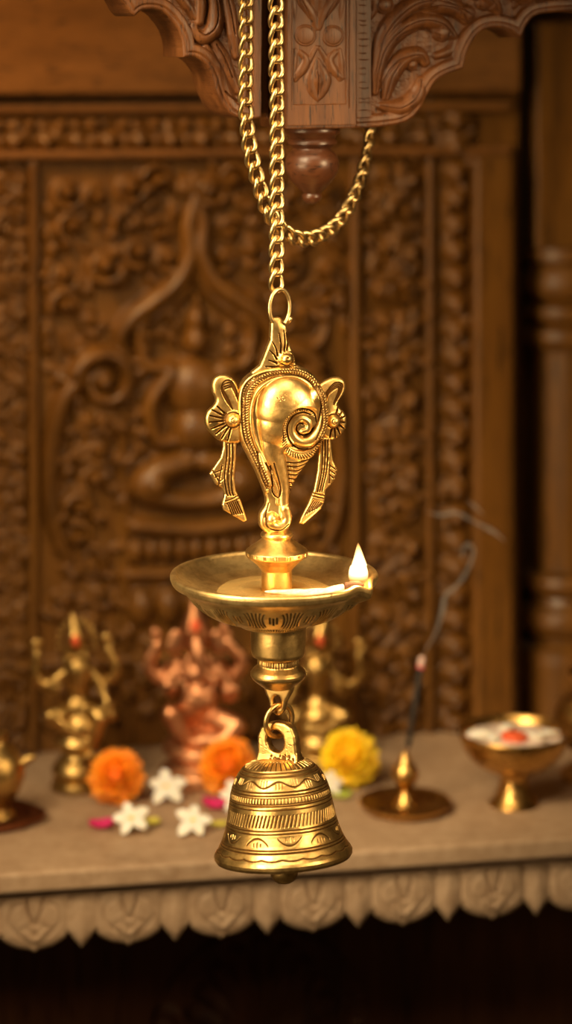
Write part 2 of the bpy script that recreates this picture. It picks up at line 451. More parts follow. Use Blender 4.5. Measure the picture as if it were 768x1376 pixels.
# ribs on the lower right cone
for i in range(8):
    y = 735 + i * 17; x1 = 512 - i * 13
    r.groove(zx([(408 + i * 2.4, y + 2), (450, y + 6), (x1, y - 6)]), 1.25, 2.2)
# leaf loops lower left
r.ridge(zx([(296, 700), (318, 770), (340, 828)]), [2, 5, 3], k=.8, base=T + 5)
r.groove(zx([(285, 690), (296, 760), (318, 822), (345, 832), (345, 790), (320, 735)]), 1.2, 2.4)
r.groove(zx([(340, 748), (345, 800), (352, 860), (372, 880), (382, 850), (372, 800), (352, 735)]), 1.2, 2.4)
r.groove(zx([(335, 905), (322, 960), (330, 1000), (380, 1012), (412, 990)]), 1.1, 2)
r.ridge(zx([(402, 930), (410, 968), (395, 995), (360, 1000), (338, 978), (346, 955), (362, 962)]), [7, 6.5, 6.5, 7, 7.5, 6, 4], k=.8, base=T + 4)
r.dome(*zx([(345, 968)])[0], 8, 9, h=9, base=T + 3)
for x, y, q in ((356, 462, 1.0), (362, 470, .7), (378, 466, .9), (372, 456, .7), (388, 448, .6)):
    r.groove(zx([(x, y), (x + 3, y + 2)]), q, 1.0)
r.blur(1)
conch = r.mesh('conch_shell', BRASS, mapL, lamp, mirror=True, edge=4)
# --- crest plate with hook eye
r = Relief(322, 420, 422, 508, .55, T - 1)
r.outline(zx([(345, 168), (350, 140), (385, 142), (412, 180), (416, 232), (432, 275), (452, 340), (500, 362), (510, 392), (250, 405), (268, 362), (300, 338), (324, 280), (343, 232)]))
r.H += 2.5 * (1 - np.exp(np.minimum(r.sd, 0) / 6))
for a, b in (((400, 280), (398, 195)), ((385, 285), (378, 205)), ((372, 297), (352, 240)), ((368, 312), (340, 275)), ((370, 330), (335, 315)), ((380, 345), (322, 340)), ((412, 275), (410, 205))):
    r.groove(zx([a, ((a[0] + b[0]) / 2 + 4, (a[1] + b[1]) / 2), b]), 1.7, 3.2, .8)
r.dome(*zx([(407, 312)])[0], 12, 11, h=4, base=T + 1); r.dome(*zx([(407, 312)])[0], 8.5, 8.5, h=9, base=T + 2)
r.groove(zx([(395, 290), (428, 296), (434, 322), (412, 340), (388, 330)]), 1, 2)
r.groove(zx([(405, 305), (410, 305)]), 1.4, 1.6)
for t0 in (348, 356): r.groove(zx([(345, t0 - 2), (450, t0 - 6)]), .9, 1.5)
r.blur(1); r.mesh('crest_plate', BRASS, mapL, lamp, mirror=True, edge=3)
# --- side plumes
def fan(r, boss, rad, tips):
    for tx, ty in tips:
        bx, by = boss; L = math.hypot(tx - bx, ty - by); f = (rad + 8) / L
        r.groove(zx([(bx + (tx - bx) * f, by + (ty - by) * f), ((bx + tx) / 2 + (tx - bx) * .12, (by + ty) / 2 + (ty - by) * .1), (tx, ty)]), 1.9, 3.4, 1.2)
    c = zx([boss])[0]
    r.dome(*c, rad / 3.07 + 4, rad / 3.07 + 4, h=3.5, base=T + .5); r.dome(*c, rad / 3.07, rad / 3.07, h=9, base=T + 1.5)
    r.groove([(c[0] + (rad / 3.07 + 1.2) * math.cos(a), c[1] + (rad / 3.07 + 1.2) * math.sin(a)) for a in np.linspace(0, 6.1, 12)], 1.0, 1.8)
    r.groove([(c[0] + 3.5 * math.cos(a), c[1] + 3.5 * math.sin(a)) for a in np.linspace(.5, 4.5, 8)], .8, 1.2)
r = Relief(270, 326, 498, 700, .55, T - 2)
r.outline(zx([(106, 400), (128, 374), (168, 374), (200, 398), (216, 440), (236, 480), (240, 560), (226, 640), (200, 655), (150, 647), (120, 630), (86, 592), (75, 552), (84, 520), (112, 492), (120, 470), (107, 440)]), True)
r.H += 3.5 * (1 - np.exp(np.minimum(r.sd, 0) / 6))
fan(r, (188, 555), 28, [(95, 535), (92, 562), (100, 590), (118, 612), (142, 632), (168, 640), (105, 512), (125, 498)])
for q in (0, 11, 22, 32):
    r.groove(zx([(225 - q * .25, 500 - q * .2), (205 - q * .3, 440), (182, 398 + q * .7), (155, 396 + q), (142 + q * .3, 425 + q * .3), (158 + q * .4, 470), (188, 512)]), 1.3, 2.6)
r.blur(1); r.mesh('side_plume', BRASS, mapL, lamp, mirror=True, edge=3.5)
r = Relief(276, 336, 586, 704, .55, T - 2.5)
r.outline(zx([(150, 640), (206, 640), (204, 720), (198, 800), (204, 850), (224, 890), (250, 972), (236, 980), (152, 926), (146, 905), (156, 862), (146, 836), (120, 820), (94, 775), (106, 758), (140, 710), (150, 670)]))
for o_ in (0, 12, 24):
    r.groove(zx([(166 + o_, 655), (164 + o_ * 1.1, 720), (156 + o_ * 1.2, 790), (164 + o_, 850), (170 + o_, 868)]), 1.2, 2.6)
for o_ in range(6):
    r.groove(zx([(170 + o_ * 7, 902 - o_ * 3), (188 + o_ * 8.5, 948 - o_ * 1)]), 1.1, 2.4)
r.groove(zx([(160, 890), (190, 880), (214, 868)]), 1.1, 2.2); r.groove(zx([(164, 900), (190, 892), (218, 880)]), 1.1, 2.2)
for a, b in (((112, 772), (146, 760)), ((118, 790), (140, 784)), ((132, 812), (148, 800)), ((146, 740), (130, 830)), ((108, 762), (138, 818))): r.groove(zx([a, b]), 1.1, 2.2)
r.blur(1); r.mesh('ribbon_tail', BRASS, mapL, lamp, mirror=True, edge=3)
r = Relief(420, 468, 505, 600, .55, T - 2)
r.outline(zx([(530, 440), (588, 402), (636, 400), (655, 428), (650, 462), (624, 508), (654, 552), (658, 598), (640, 632), (605, 656), (568, 642), (545, 600), (540, 500)]), True)
r.H += 3.5 * (1 - np.exp(np.minimum(r.sd, 0) / 6))
fan(r, (602, 575), 25, [(650, 560), (652, 585), (648, 610), (632, 634), (612, 646), (588, 646), (640, 540), (622, 522)])
for q in (0, 11, 22, 32):
    r.groove(zx([(562 + q * .2, 500 - q * .2), (575 + q * .2, 455 + q * .3), (612, 418 + q * .7), (640 - q * .5, 428 + q * .4), (634 - q * .4, 462), (606, 508 - q * .2)]), 1.3, 2.6)
r.blur(1); r.mesh('side_plume', BRASS, mapL, lamp, mirror=True, edge=3.5)
r = Relief(396, 458, 584, 712, .55, T - 2.5)
r.outline(zx([(545, 640), (594, 645), (600, 700), (606, 745), (622, 780), (612, 820), (596, 842), (576, 862), (570, 905), (556, 940), (482, 1002), (464, 996), (470, 975), (500, 920), (525, 860), (540, 780), (546, 700)]))
for o_ in (0, 11, 22):
    r.groove(zx([(560 + o_, 655), (560 + o_, 720), (556 + o_ * .9, 790), (540 + o_ * .8, 868)]), 1.2, 2.6)
for o_ in range(6): r.groove(zx([(522 + o_ * 8, 905 + o_ * 2), (488 + o_ * 10, 962 - o_ * 5)]), 1.1, 2.4)
r.groove(zx([(518, 884), (545, 892), (568, 896)]), 1.1, 2.2); r.groove(zx([(522, 872), (548, 880), (570, 884)]), 1.1, 2.2)
for a, b in (((592, 762), (616, 780)), ((590, 780), (612, 798)), ((588, 798), (606, 816)), ((590, 750), (588, 836))): r.groove(zx([a, b]), 1.1, 2.2)
r.blur(1); r.mesh('ribbon_tail', BRASS, mapL, lamp, mirror=True, edge=3)
# --- split ring through the eye of the crest
def ring_pts(c, rx, rz, yaw, n=48, a0=0, a1=2 * PI):
    A = np.linspace(a0, a1, n, endpoint=(a1 - a0) < 6.2)
    return [c + Vector((math.cos(yaw) * rx * math.cos(a), math.sin(yaw) * rx * math.cos(a), rz * math.sin(a))) for a in A]
rc = at(375.5, 413, -.001)
MB().tube(ring_pts(rc, 17 * K, 24.5 * K, R_(38), 44, -PI / 2 + .35, 1.5 * PI + .12), 3.1 * K, 12).build('split_ring', CHAINM, lamp)
MB().tube([at(386, 434, -.006), at(389, 431, -.009), at(391, 427, -.011)], [2.4 * K, 2.6 * K, 2.4 * K], 10).build('ring_end', CHAINM, lamp)

# --- stem above the dish
def beads_fn(c0, c1, n, dep=1.6):
    def f(Tg, Cg, Rg):
        m = ((Cg > c0) & (Cg < c1)).astype(float)
        g = m * dep * (1 - np.abs(np.sin(Tg * n / 2)) ** .7)
        return g, np.clip(g / dep, 0, 1) * .8
    return f
lathe('pedestal', BRASS, [(0, 706), (13, 707), (15, 711), (17, 713), (21, 715.5), (22, 718.5), (20.5, 721), (19.5, 722.5), (22, 725), (30, 731), (38, 736.5), (40.5, 738.5), (42, 740), (42, 745), (40.5, 747), (36, 750), (29, 756), (23.5, 762), (21, 765), (20.5, 766), (20.5, 795), (0, 795)],
      lamp, (lampO.x, 0, ZC + HOR * K), nseg=160, step=1.2, disp=beads_fn(739.5, 745.5, 72, 1.2))
# --- dish
th0 = -R_(27)
def dish_deform(Tg, Cg, Rg):
    dth = (Tg - th0 + PI) % (2 * PI) - PI
    w_ = np.clip((Rg - 96) / 32, 0, 1) ** 1.3
    g = np.exp(-(dth / .085) ** 2) * w_
    sh = (np.exp(-((dth - .19) / .08) ** 2) + np.exp(-((dth + .19) / .08) ** 2)) * w_
    return Rg + 5.5 * g - 1.5 * sh, Cg + 6.5 * g - 1.5 * sh
def dish_disp(Tg, Cg, Rg):
    # engraved petals and strokes on the underside
    under = ((Cg > 793) & (Rg > 76)).astype(float)
    n = 14; ph = (Tg * n / (2 * PI)) % 1.0; q = np.clip((824.5 - Cg) / 30, 0, 1)
    dep = np.zeros_like(Rg)
    for x0, lean, lo, hi in ((.06, .02, .05, .95), (.17, .05, .05, .95), (.29, .09, .15, .9), (.42, .02, .35, .75), (.5, 0, .25, .7), (.58, -.02, .35, .75), (.71, -.09, .15, .9), (.83, -.05, .05, .95), (.94, -.02, .05, .95)):
        xc = x0 + lean * (2 * np.abs(q - .5)) ** 2 * 1.2 - lean
        d = np.abs(ph - xc) * 2 * PI / n * Rg
        dep = np.maximum(dep, np.clip(1 - (d / 1.6) ** 2, 0, 1) * ((q > lo) & (q < hi)) * under)
    for rr in (121, 79):
        dep = np.maximum(dep, np.clip(1 - ((Rg - rr) / 1.2) ** 2, 0, 1) * (Cg > 797))
    b = ((Cg > 829) & (Cg < 836) & (Rg > 50) & (Rg < 68)) * (1 - np.abs(np.sin(Tg * 50)) ** .7)
    dep = np.maximum(dep, b)
    return dep * 1.5, np.clip(dep, 0, 1)
dishx = -3.5 * K
prof = [(0, 793), (30, 793), (62, 792.6), (84, 791), (102, 787), (116, 781), (125, 776), (130, 773), (131.5, 771), (133, 769.6), (136, 769.2), (138.6, 770.2), (139.6, 772), (139.4, 776), (137.5, 781), (136, 783), (133, 784.5), (128, 787), (122, 791), (117, 797), (111, 805), (103, 812.5), (95, 818.5), (86, 823.5), (78, 826.5), (74, 827.5), (69, 828.5), (65, 830.5), (58, 833), (53, 834.5), (50, 837), (47, 839), (42, 840), (0, 840)]
lathe('dish', BRASS_S, prof, lamp, (lampO.x + dishx, 0, ZC + HOR * K), nseg=720, step=1.3, disp=dish_disp, deform=dish_deform)
# --- socket and knop under the dish
lathe('socket', BRASS, [(0, 834), (39.5, 835), (39.5, 838), (38, 840), (37.2, 845), (37, 862), (36.2, 876), (34.5, 880.5), (30, 883), (28, 884.5), (28.4, 889), (28, 893), (30, 895), (34.5, 899), (37.2, 903), (37.2, 907), (35, 911), (29, 916), (24, 920), (20, 923), (14, 925), (0, 926)],
      lamp, (at(373.5, 0).x, 0, ZC + HOR * K), nseg=160, step=1.2, disp=beads_fn(884, 892.5, 46, 1.6))
# --- lug under the knop, connecting ring
r = Relief(355, 394, 918, 964, .6, 5.5); r.outline([(357, 918), (392, 918), (390, 932), (386, 940), (383, 952), (377, 960), (370, 959), (365, 951), (362, 940), (358, 932)], True)
h_ = r.poly([(369, 938), (374, 934), (379, 938), (379, 947), (374, 951), (369, 947)], True); r.sd = np.maximum(r.sd, -h_); r.blur(1)
r.mesh('hanging_lug', BRASS, plane_map(Vector((at(374, 0).x, 0, 0)), R_(-28), 0, 0, exact=False), lamp, mirror=True, edge=3.5)
rc2 = at(374.5, 968, 0)
MB().tube([rc2 + Vector((math.cos(R_(40)) * 23 * K * math.cos(a) , math.sin(R_(40)) * 23 * K * math.cos(a) - 3 * K * math.sin(a), 22 * K * math.sin(a))) for a in np.linspace(0, 2 * PI, 44, endpoint=False)], 3.6 * K, 12, closed=True).build('connecting_ring', BRASS, lamp)

# --- ghee, wick, flame
def dpt(dx, fr, c): return Vector((lampO.x + dishx + dx * K, -fr * K, ZC - (c - HOR) * K))
gh = MB(); nn = 72
vs = [(0, 0)]; gz = -.0
pts = []
for i in range(nn):
    a = 2 * PI * i / nn; q = 78 + 2 * math.sin(3 * a) + 1.5 * math.sin(5 * a + 1)
    pts.append((math.cos(a), math.sin(a), q))
vs = []
for f, h in ((0, 791.6), (.0, 790.9), (.5, 790.9), (.96, 790.9), (1.0, 792.2)):
    for x, y, q in pts: vs.append(dpt(3.5 + x * 21 + (x * (q - 21) - 3.5) * f, y * 21 + y * (q - 21) * f, h))
fs = [(k * nn + i, k * nn + (i + 1) % nn, (k + 1) * nn + (i + 1) % nn, (k + 1) * nn + i) for k in range(4) for i in range(nn)]
gh.add(vs, fs)
gm, nt, b, out = newmat('melted_ghee'); b.inputs['Base Color'].default_value = (.80, .55, .20, 1); b.inputs['Roughness'].default_value = .22; b.inputs['Metallic'].default_value = .6; b.inputs['IOR'].default_value = 1.4
ghee = recenter(gh.build('melted_ghee', gm)); tag(ghee, 'shallow pool of golden melted ghee in the floor of the lamp dish', 'oil')
COTTON = plain('cotton', (.90, .80, .66), .8, (.74, .60, .44), 300, sss=.3, bs=.5)
CHAR = plain('charred_cotton', (.018, .010, .006), .85, (.09, .03, .012), 500, bs=.6)
wick = thing('cotton_wick', 'white twisted cotton wick lying in the dish with its charred tip alight', 'wick', dpt(20, 12, 790))
C = resample([tuple(dpt(-12, 25, 789)), tuple(dpt(30, 34, 788)), tuple(dpt(65, 44, 786)), tuple(dpt(84, 48, 781.5)), tuple(dpt(96, 50.5, 777))], n=70)
rw = np.interp(np.linspace(0, 1, 70), [0, .1, .4, .8, 1], [1.0, 2.6, 4.5, 6.6, 5.6]) * K
m_ = MB()
n_ = 20; vs = []
for i, p in enumerate(C):
    t = Vector(C[min(i + 1, 69)] - C[max(i - 1, 0)]).normalized(); up = (Vector((0, 0, 1)) - t * t.z).normalized(); sd = t.cross(up)
    for k in range(n_):
        a = 2 * PI * k / n_; q = rw[i] * (1 + .09 * math.sin(3 * a + i * .35))
        vs.append(Vector(p) + up * math.cos(a) * q + sd * math.sin(a) * q)
fs = [(i * n_ + k, i * n_ + (k + 1) % n_, (i + 1) * n_ + (k + 1) % n_, (i + 1) * n_ + k) for i in range(69) for k in range(n_)] + [tuple(range(n_))[::-1], tuple(range(69 * n_, 70 * n_))]
m_.add(vs, fs).build('cotton_strand', COTTON, wick)
C2 = resample([tuple(dpt(93, 50, 778)), tuple(dpt(107, 52.5, 773)), tuple(dpt(114, 53.5, 773.5)), tuple(dpt(119, 54, 774.5))], n=14)
MB().tube([Vector(p) for p in C2], [x * K for x in (5.2, 6.2, 6.4, 6.0, 5.4, 5.6, 5.2, 4.8, 5, 4.6, 4.2, 3.6, 2.8, 1.4)], 14).build('charred_tip', CHAR, wick)
# flame
fm = bpy.data.materials.new('flame'); fm.use_nodes = True; nt = fm.node_tree; nt.nodes.clear()
out = nt.nodes.new('ShaderNodeOutputMaterial'); em = nt.nodes.new('ShaderNodeEmission'); tc = nt.nodes.new('ShaderNodeTexCoord'); sx = nt.nodes.new('ShaderNodeSeparateXYZ')
nt.links.new(tc.outputs['Generated'], sx.inputs[0])
colr = ramp(nt, sx.outputs[2], [(0, (.25, .10, .25)), (.16, (1, .40, .10)), (.34, (1, .70, .33)), (.8, (1, .64, .24)), (1, (1, .42, .08))])
st_ = nt.nodes.new('ShaderNodeMapRange'); st_.interpolation_type = 'SMOOTHSTEP'; st_.inputs[1].default_value = .10; st_.inputs[2].default_value = .42; st_.inputs[3].default_value = 14; st_.inputs[4].default_value = 950
nt.links.new(sx.outputs[2], st_.inputs[0]); nt.links.new(colr, em.inputs[0]); nt.links.new(st_.outputs[0], em.inputs[1]); nt.links.new(em.outputs[0], out.inputs['Volume'])
fpx, fY = 482, -54 * K
fb = at(fpx, 790, fY); fk = (D + fY) / F
fprof = [(0, 0), (5, 1.5), (9.5, 5), (12.5, 11), (13.4, 17), (12.6, 24), (10.2, 32), (7.2, 41), (4.4, 50), (2, 57), (0, 61.5)]
vs = []; nS = 28; FP = resample(fprof, n=40)
for R__, h in FP:
    R__ = max(R__, 0.05)
    for k in range(nS):
        a = 2 * PI * k / nS; vs.append(fb + Vector((R__ * math.cos(a) * fk + math.sin(h / 18) * 1.2 * fk * (h > 30) - .9 * fk, R__ * .85 * math.sin(a) * fk, h * fk)))
fs = [(i * nS + k, i * nS + (k + 1) % nS, (i + 1) * nS + (k + 1) % nS, (i + 1) * nS + k) for i in range(39) for k in range(nS)] + [tuple(range(nS))[::-1], tuple(range(39 * nS, 40 * nS))]
fl = mesh_obj('flame', vs, fs, fm, wick)
tag(fl, 'pointed yellow-white flame')

# ================================================================== BELL
tilt = Matrix.Rotation(R_(-3.0), 4, 'Y') @ Matrix.Rotation(R_(-6.5), 4, 'X')
pv = at(372.5, 990, 0)                        # swings from the ring
bell = thing('brass_bell', 'brass bell with engraved bands hanging under the oil lamp', 'bell', pv)
def bell_disp(Tg, Cg, Rg):
    dep = np.zeros_like(Rg)
    def line(c, w=1.0, s=1.0):
        nonlocal dep; dep = np.maximum(dep, s * np.clip(1 - ((Cg - c) / w) ** 2, 0, 1))
    for c in (1028, 1032.5, 1050.5, 1054.5, 1067.5, 1072, 1097.5, 1101.5, 1120.5, 1124): line(c, 1.15)
    arc = Tg * Rg
    # radial strokes on crown
    n = 40; d = np.abs((Tg * n / (2 * PI)) % 1 - .5) * 2 * PI / n * Rg
    dep = np.maximum(dep, np.clip(1 - (d / 1.1) ** 2, 0, 1) * ((Rg > 26) & (Rg < 46) & (Cg < 1027)))
    # wave band
    cw = 1041.5 + 3.6 * np.sin(Tg * 9)
    dep = np.maximum(dep, np.clip(1 - ((Cg - cw) / 1.2) ** 2, 0, 1) * ((Cg > 1034) & (Cg < 1049)))
    hp = (Tg * 9 / (2 * PI)) % 1; hh = np.abs((Tg * 90 / (2 * PI)) % 1 - .5) * 2 * PI / 90 * Rg
    dep = np.maximum(dep, .6 * np.clip(1 - (hh / .8) ** 2, 0, 1) * ((Cg > 1036) & (Cg < cw - 1.5) & (np.abs(hp - .25) < .13) | (Cg < 1047) & (Cg > cw + 1.5) & (np.abs(hp - .75) < .13)))
    # bead band
    b = (1 - np.abs(np.sin(Tg * 45)) ** .6) * ((Cg > 1058) & (Cg < 1064.5)); dep = np.maximum(dep, b)
    line(1057.5, .8, .8); line(1065, .8, .8)
    # slanted hatch
    ph = (Tg * 84 / (2 * PI) + (Cg - 1077) * .055) % 1; d = np.abs(ph - .5) * 2 * PI / 84 * Rg
    dep = np.maximum(dep, np.clip(1 - (d / 1.25) ** 2, 0, 1) * ((Cg > 1078) & (Cg < 1094)))
    # arches
    n = 11; ph = (Tg * n / (2 * PI)) % 1; x = (ph - .5) * 2 * PI / n * Rg; up = ((Tg * n / (2 * PI)).astype(int) % 2) * 2 - 1
    ca = 1111 + up * (-4.5 + .035 * x * x)
    dep = np.maximum(dep, np.clip(1 - ((Cg - ca) / 1.3) ** 2, 0, 1) * (np.abs(x) < 16) * ((Cg > 1103) & (Cg < 1119)))
    for s_ in (-5, 0, 5):
        dep = np.maximum(dep, .7 * np.clip(1 - ((x - s_) / 1) ** 2, 0, 1) * ((np.abs(Cg - 1111 - up * 3) < 3.2 - abs(s_) * .2)))
    # wave on the flare
    cw = 1131 + 1.8 * np.abs(np.sin(Tg * 10)); dep = np.maximum(dep, np.clip(1 - ((Cg - cw) / 1.0) ** 2, 0, 1) * (Cg < 1138) * (Cg > 1127))
    return dep * 1.35, np.clip(dep, 0, 1)
bp = [(0, 1017), (20, 1017.5), (30, 1019), (38, 1021.5), (45, 1025), (51, 1030), (56, 1036), (60.5, 1043), (64, 1051), (67, 1061), (69, 1072), (71, 1083), (73, 1094), (76, 1106), (79.5, 1116), (83, 1124), (87, 1131), (91, 1136.5), (92.6, 1140), (92.3, 1144), (90, 1147.5), (86, 1148.5), (80, 1147), (76, 1138), (70, 1120), (64, 1090), (58, 1050), (40, 1028), (0, 1024)]
bp2 = [(a, b - 990) for a, b in bp]
def bd(Tg, Cg, Rg):
    g, p = bell_disp(Tg, Cg + 990, Rg)
    pr = (Rg > 20) & ~((Rg < 82) & (Cg + 990 > 1146)); return g * OUTM, p * OUTM
P_ = np.array(bp2, float); out_ = [P_[0]]
nouter = 0
for i_, (a, b) in enumerate(zip(P_[:-1], P_[1:])):
    n = max(1, int(math.ceil(np.linalg.norm(b - a) / .6)))
    if i_ == 18: nouter = len(out_)
    for i in range(1, n + 1): out_.append(a + (b - a) * i / n)
OUTM = np.zeros((len(out_), 1)); OUTM[:nouter] = 1
bc = lathe('bell_body', BRASS, [tuple(x) for x in out_], bell, tuple(pv), nseg=900, disp=bd, tilt=tilt)
# crown loop
def mapB(px, py, h):
    x = (px - 372.5) * K / math.cos(R_(26)); z = -(py - 990) * K; c, s = math.cos(R_(-26)), math.sin(R_(-26))
    v = np.stack([c * x + s * h * K, s * x - c * h * K, z], 1)
    return v @ np.array(tilt.to_3x3()).T + np.array(pv)
r = Relief(342, 408, 966, 1028, .6, 8.5)
r.outline([(345, 1026), (348, 1008), (349, 988), (354, 977), (363, 971), (374, 969), (386, 971), (395, 977), (399, 988), (400, 1008), (403, 1026)])
hole = r.poly([(361, 995), (364, 984), (373, 980), (382, 985), (384, 995), (382, 1004), (374, 1009), (365, 1005)], True)
r.sd = np.maximum(r.sd, -hole); r.H += np.clip((r.Y - 1012) / 14, 0, 1) * 7
for i in range(60):
    x, y = rng.normal(384, 9), rng.normal(1018, 4.0); r.groove([(x, y), (x + .8, y + .5)], rng.uniform(.9, 1.6), 1.3)
for i in range(14):
    x, y = rng.uniform(352, 396), rng.uniform(980, 1015); r.groove([(x, y), (x + .5, y + .4)], .7, .7, pat=.7)
r.blur(1); r.mesh('crown_loop', BRASS, mapB, bell, mirror=True, edge=3)
cl = [(0, 60), (2.5, 62), (2.5, 120), (6, 150), (14, 156), (18, 163), (19, 170), (18, 176), (14, 182), (8, 186), (0, 187)]
cl = [(a, b + (4 if b > 100 else 0)) for a, b in cl]
lathe('clapper', BRASS, smooth_prof(cl, 5), bell, tuple(pv), nseg=48, tilt=tilt)

# ================================================================== CHAINS
def link_mesh():
    a, L, wr = 8.9 * K, 14.2 * K, 3.5 * K; P = []; n = 40
    for i in range(n):
        q = 2 * PI * i / n; x = a * math.cos(q) * (abs(math.cos(q)) ** -.25 if abs(math.cos(q)) > .05 else 1); z = L * math.sin(q)
        tw = R_(78) * z / (2 * L); P.append(Vector((x * math.cos(tw), x * math.sin(tw), z)))
    m = MB().tube(P, wr, 10, closed=True); me = bpy.data.meshes.new('chain_link'); me.from_pydata(m.v, [], m.f); me.shade_smooth(); me.materials.append(CHAINM)
    return me
LM = link_mesh()
def chain(label, path, pitch, base_rot):
    C = resample([tuple(p) for p in path], step=pitch * K / 12)
    L = np.concatenate([[0], np.cumsum(np.linalg.norm(np.diff(C, axis=0), axis=1))]); n = int(L[-1] / (pitch * K))
    root = thing('brass_chain', label, 'chain', Vector(C[-1]) if False else Vector(C[0]))
    side = Vector((math.cos(base_rot), math.sin(base_rot), 0))
    for i in range(n + 1):
        s = i * pitch * K; p = Vector([np.interp(s, L, C[:, k]) for k in range(3)])
        q0 = Vector([np.interp(max(s - 4 * K, 0), L, C[:, k]) for k in range(3)]); q1 = Vector([np.interp(s + 4 * K, L, C[:, k]) for k in range(3)])
        t = (q0 - q1).normalized()                          # link z axis points back up the path
        side = (side - t * side.dot(t)).normalized(); M = Matrix((side, t.cross(side), t)).transposed()
        jt = Matrix.Rotation(random.uniform(-.12, .12), 3, 'Z')
        o = bpy.data.objects.new('chain_link', LM); COL.objects.link(o); o.parent = root
        o.location = p - root.location; o.rotation_euler = (M @ jt).to_euler()
    return root
ch1 = chain('straight vertical brass chain carrying the oil lamp', [at(371, 376.5, 0), at(371.5, 300, 0), at(372, 150, 0), at(371, 60, 0), at(370.5, -70, 0)], 22.0, R_(35))
BY = .08
ch2 = chain('slack brass chain looping under the wooden bracket behind the straight chain',
            [at(330, -70, .02), at(330.5, 60, .02), at(330, 140, .02), at(335, 195, .022), at(347, 245, .026), at(361, 285, .034), at(385, 314, .05), at(415, 321, .07), at(447, 306, .09), at(470, 275, .105), at(486, 232, .118), at(494, 195, .128), at(498, 150, .137), at(500, 60, .139), at(500, -70, .139)], 22.0, R_(40))

# ================================================================== BRACKET
YB = R_(21)
FLc = at(384, 0, .045); cB, sB = math.cos(YB), math.sin(YB); W = .056
Bx, Byy = FLc.x + (W / 2) * cB - (W / 2) * sB, FLc.y + (W / 2) * sB + (W / 2) * cB
Bc = Vector((Bx, Byy, 0)); uB = Vector((cB, sB, 0)); vB = Vector((-sB, cB, 0))
MB3 = Matrix((uB, vB, Vector((0, 0, 1)))).transposed()
zt = at(0, -70, Byy).z; zb = at(0, 171, Byy).z
bracket = thing('carved_bracket', 'dark carved wooden bracket with scalloped wings and a square centre block overhead', 'bracket', (Bx, Byy, zb))
zmid = (zt + zb) / 2
MB().box((Bx, Byy, zmid), W, W, zt - zb, MB3).build('centre_block', BRKW, bracket, False, .0012)
# carved face of the block
mF = plane_map(Vector((FLc.x, FLc.y, 0)), YB, 0, 0, exact=False)
zk = lambda L: [(300 + x / 3.2, y / 3.2) for x, y in L]
r = Relief(384.8, 477.2, -60, 169, .6, 3.0)
r.outline([(384.8, -60), (477.2, -60), (477.2, 169), (384.8, 169)])
inn = (r.X > 393) & (r.X < 464) & (r.Y < 141); r.H[inn] = -1.8
for x in (390.5, 468): r.groove([(x, -60), (x, 147)], .8, 1.2, pat=.3)
B0 = -1.8
for dx, dy in ((351, 152), (470, 155)):
    c = zk([(dx, dy)])[0]; r.dome(*c, 15.5, 15.5, h=4.5, base=B0, p=.25); r.groove([(c[0] + 12 * math.cos(a), c[1] + 12 * math.sin(a)) for a in np.linspace(0, 6.2, 20)], .8, .8, pat=.3)
r.ridge(zk([(402, 250), (385, 300), (372, 350), (385, 400), (405, 430)]), [3, 6, 8, 7, 4], k=.7, base=B0)
r.ridge(zk([(404, 250), (425, 300), (440, 350), (425, 400), (405, 430)]), [3, 6, 8, 7, 4], k=.7, base=B0)
r.ridge(zk([(405, 270), (405, 350), (405, 436)]), [2, 9, 3], k=.75, base=B0)
r.groove(zk([(404, 262), (405, 350), (405, 415)]), 1.2, 2.5, pat=.3)
for sgn in (-1, 1):
    X_ = lambda x: 405 + sgn * (x - 405)
    r.ridge(zk([(X_(480), 225), (X_(455), 260), (X_(478), 310), (X_(508), 335)]), [5, 7, 7, 5], k=.7, base=B0)
    r.ridge(zk([(X_(500), 215), (X_(505), 270), (X_(510), 330)]), [4, 5, 4], k=.7, base=B0)
    r.ridge(zk([(X_(412), 205), (X_(435), 245), (X_(470), 300), (X_(500), 345)]), [4, 5, 6, 4], k=.75, base=B0)
    r.ridge(zk([(X_(410), 120), (X_(430), 60), (X_(465), 10), (X_(500), -50)]), [5, 8, 9, 6], k=.65, base=B0)
    r.ridge(zk([(X_(415), 60), (X_(420), 0), (X_(430), -60)]), [4, 7, 5], k=.65, base=B0)
    r.ridge(zk([(X_(500), 90), (X_(505), 40), (X_(512), -20)]), [3, 5, 4], k=.6, base=B0)
    r.ridge(zk([(X_(470), 360), (X_(470), 440)]), [6, 7], k=.25, base=B0)
    r.ridge(zk([(X_(505), 360), (X_(505), 445)]), [4, 4], k=.3, base=B0)
    r.groove(zk([(X_(432), 100), (X_(450), 50), (X_(475), 5), (X_(500), -40)]), 1, 1.6, pat=.3)
r.blur(1); r.mesh('carved_face', BRKW, mF, bracket, back=.5, edge=1.0)
# left side face groove strip
mS = MB()
for (dv, w_) in ((-.019, .006), (-.006, .004), (.012, .012)):
    c = Bc + uB * (-W / 2 - .0012) + vB * dv; mS.box((c.x, c.y, zmid), .0030, w_, zt - zb - .012, MB3)
mS.build('side_moulding', BRKW, bracket, False, .0008)
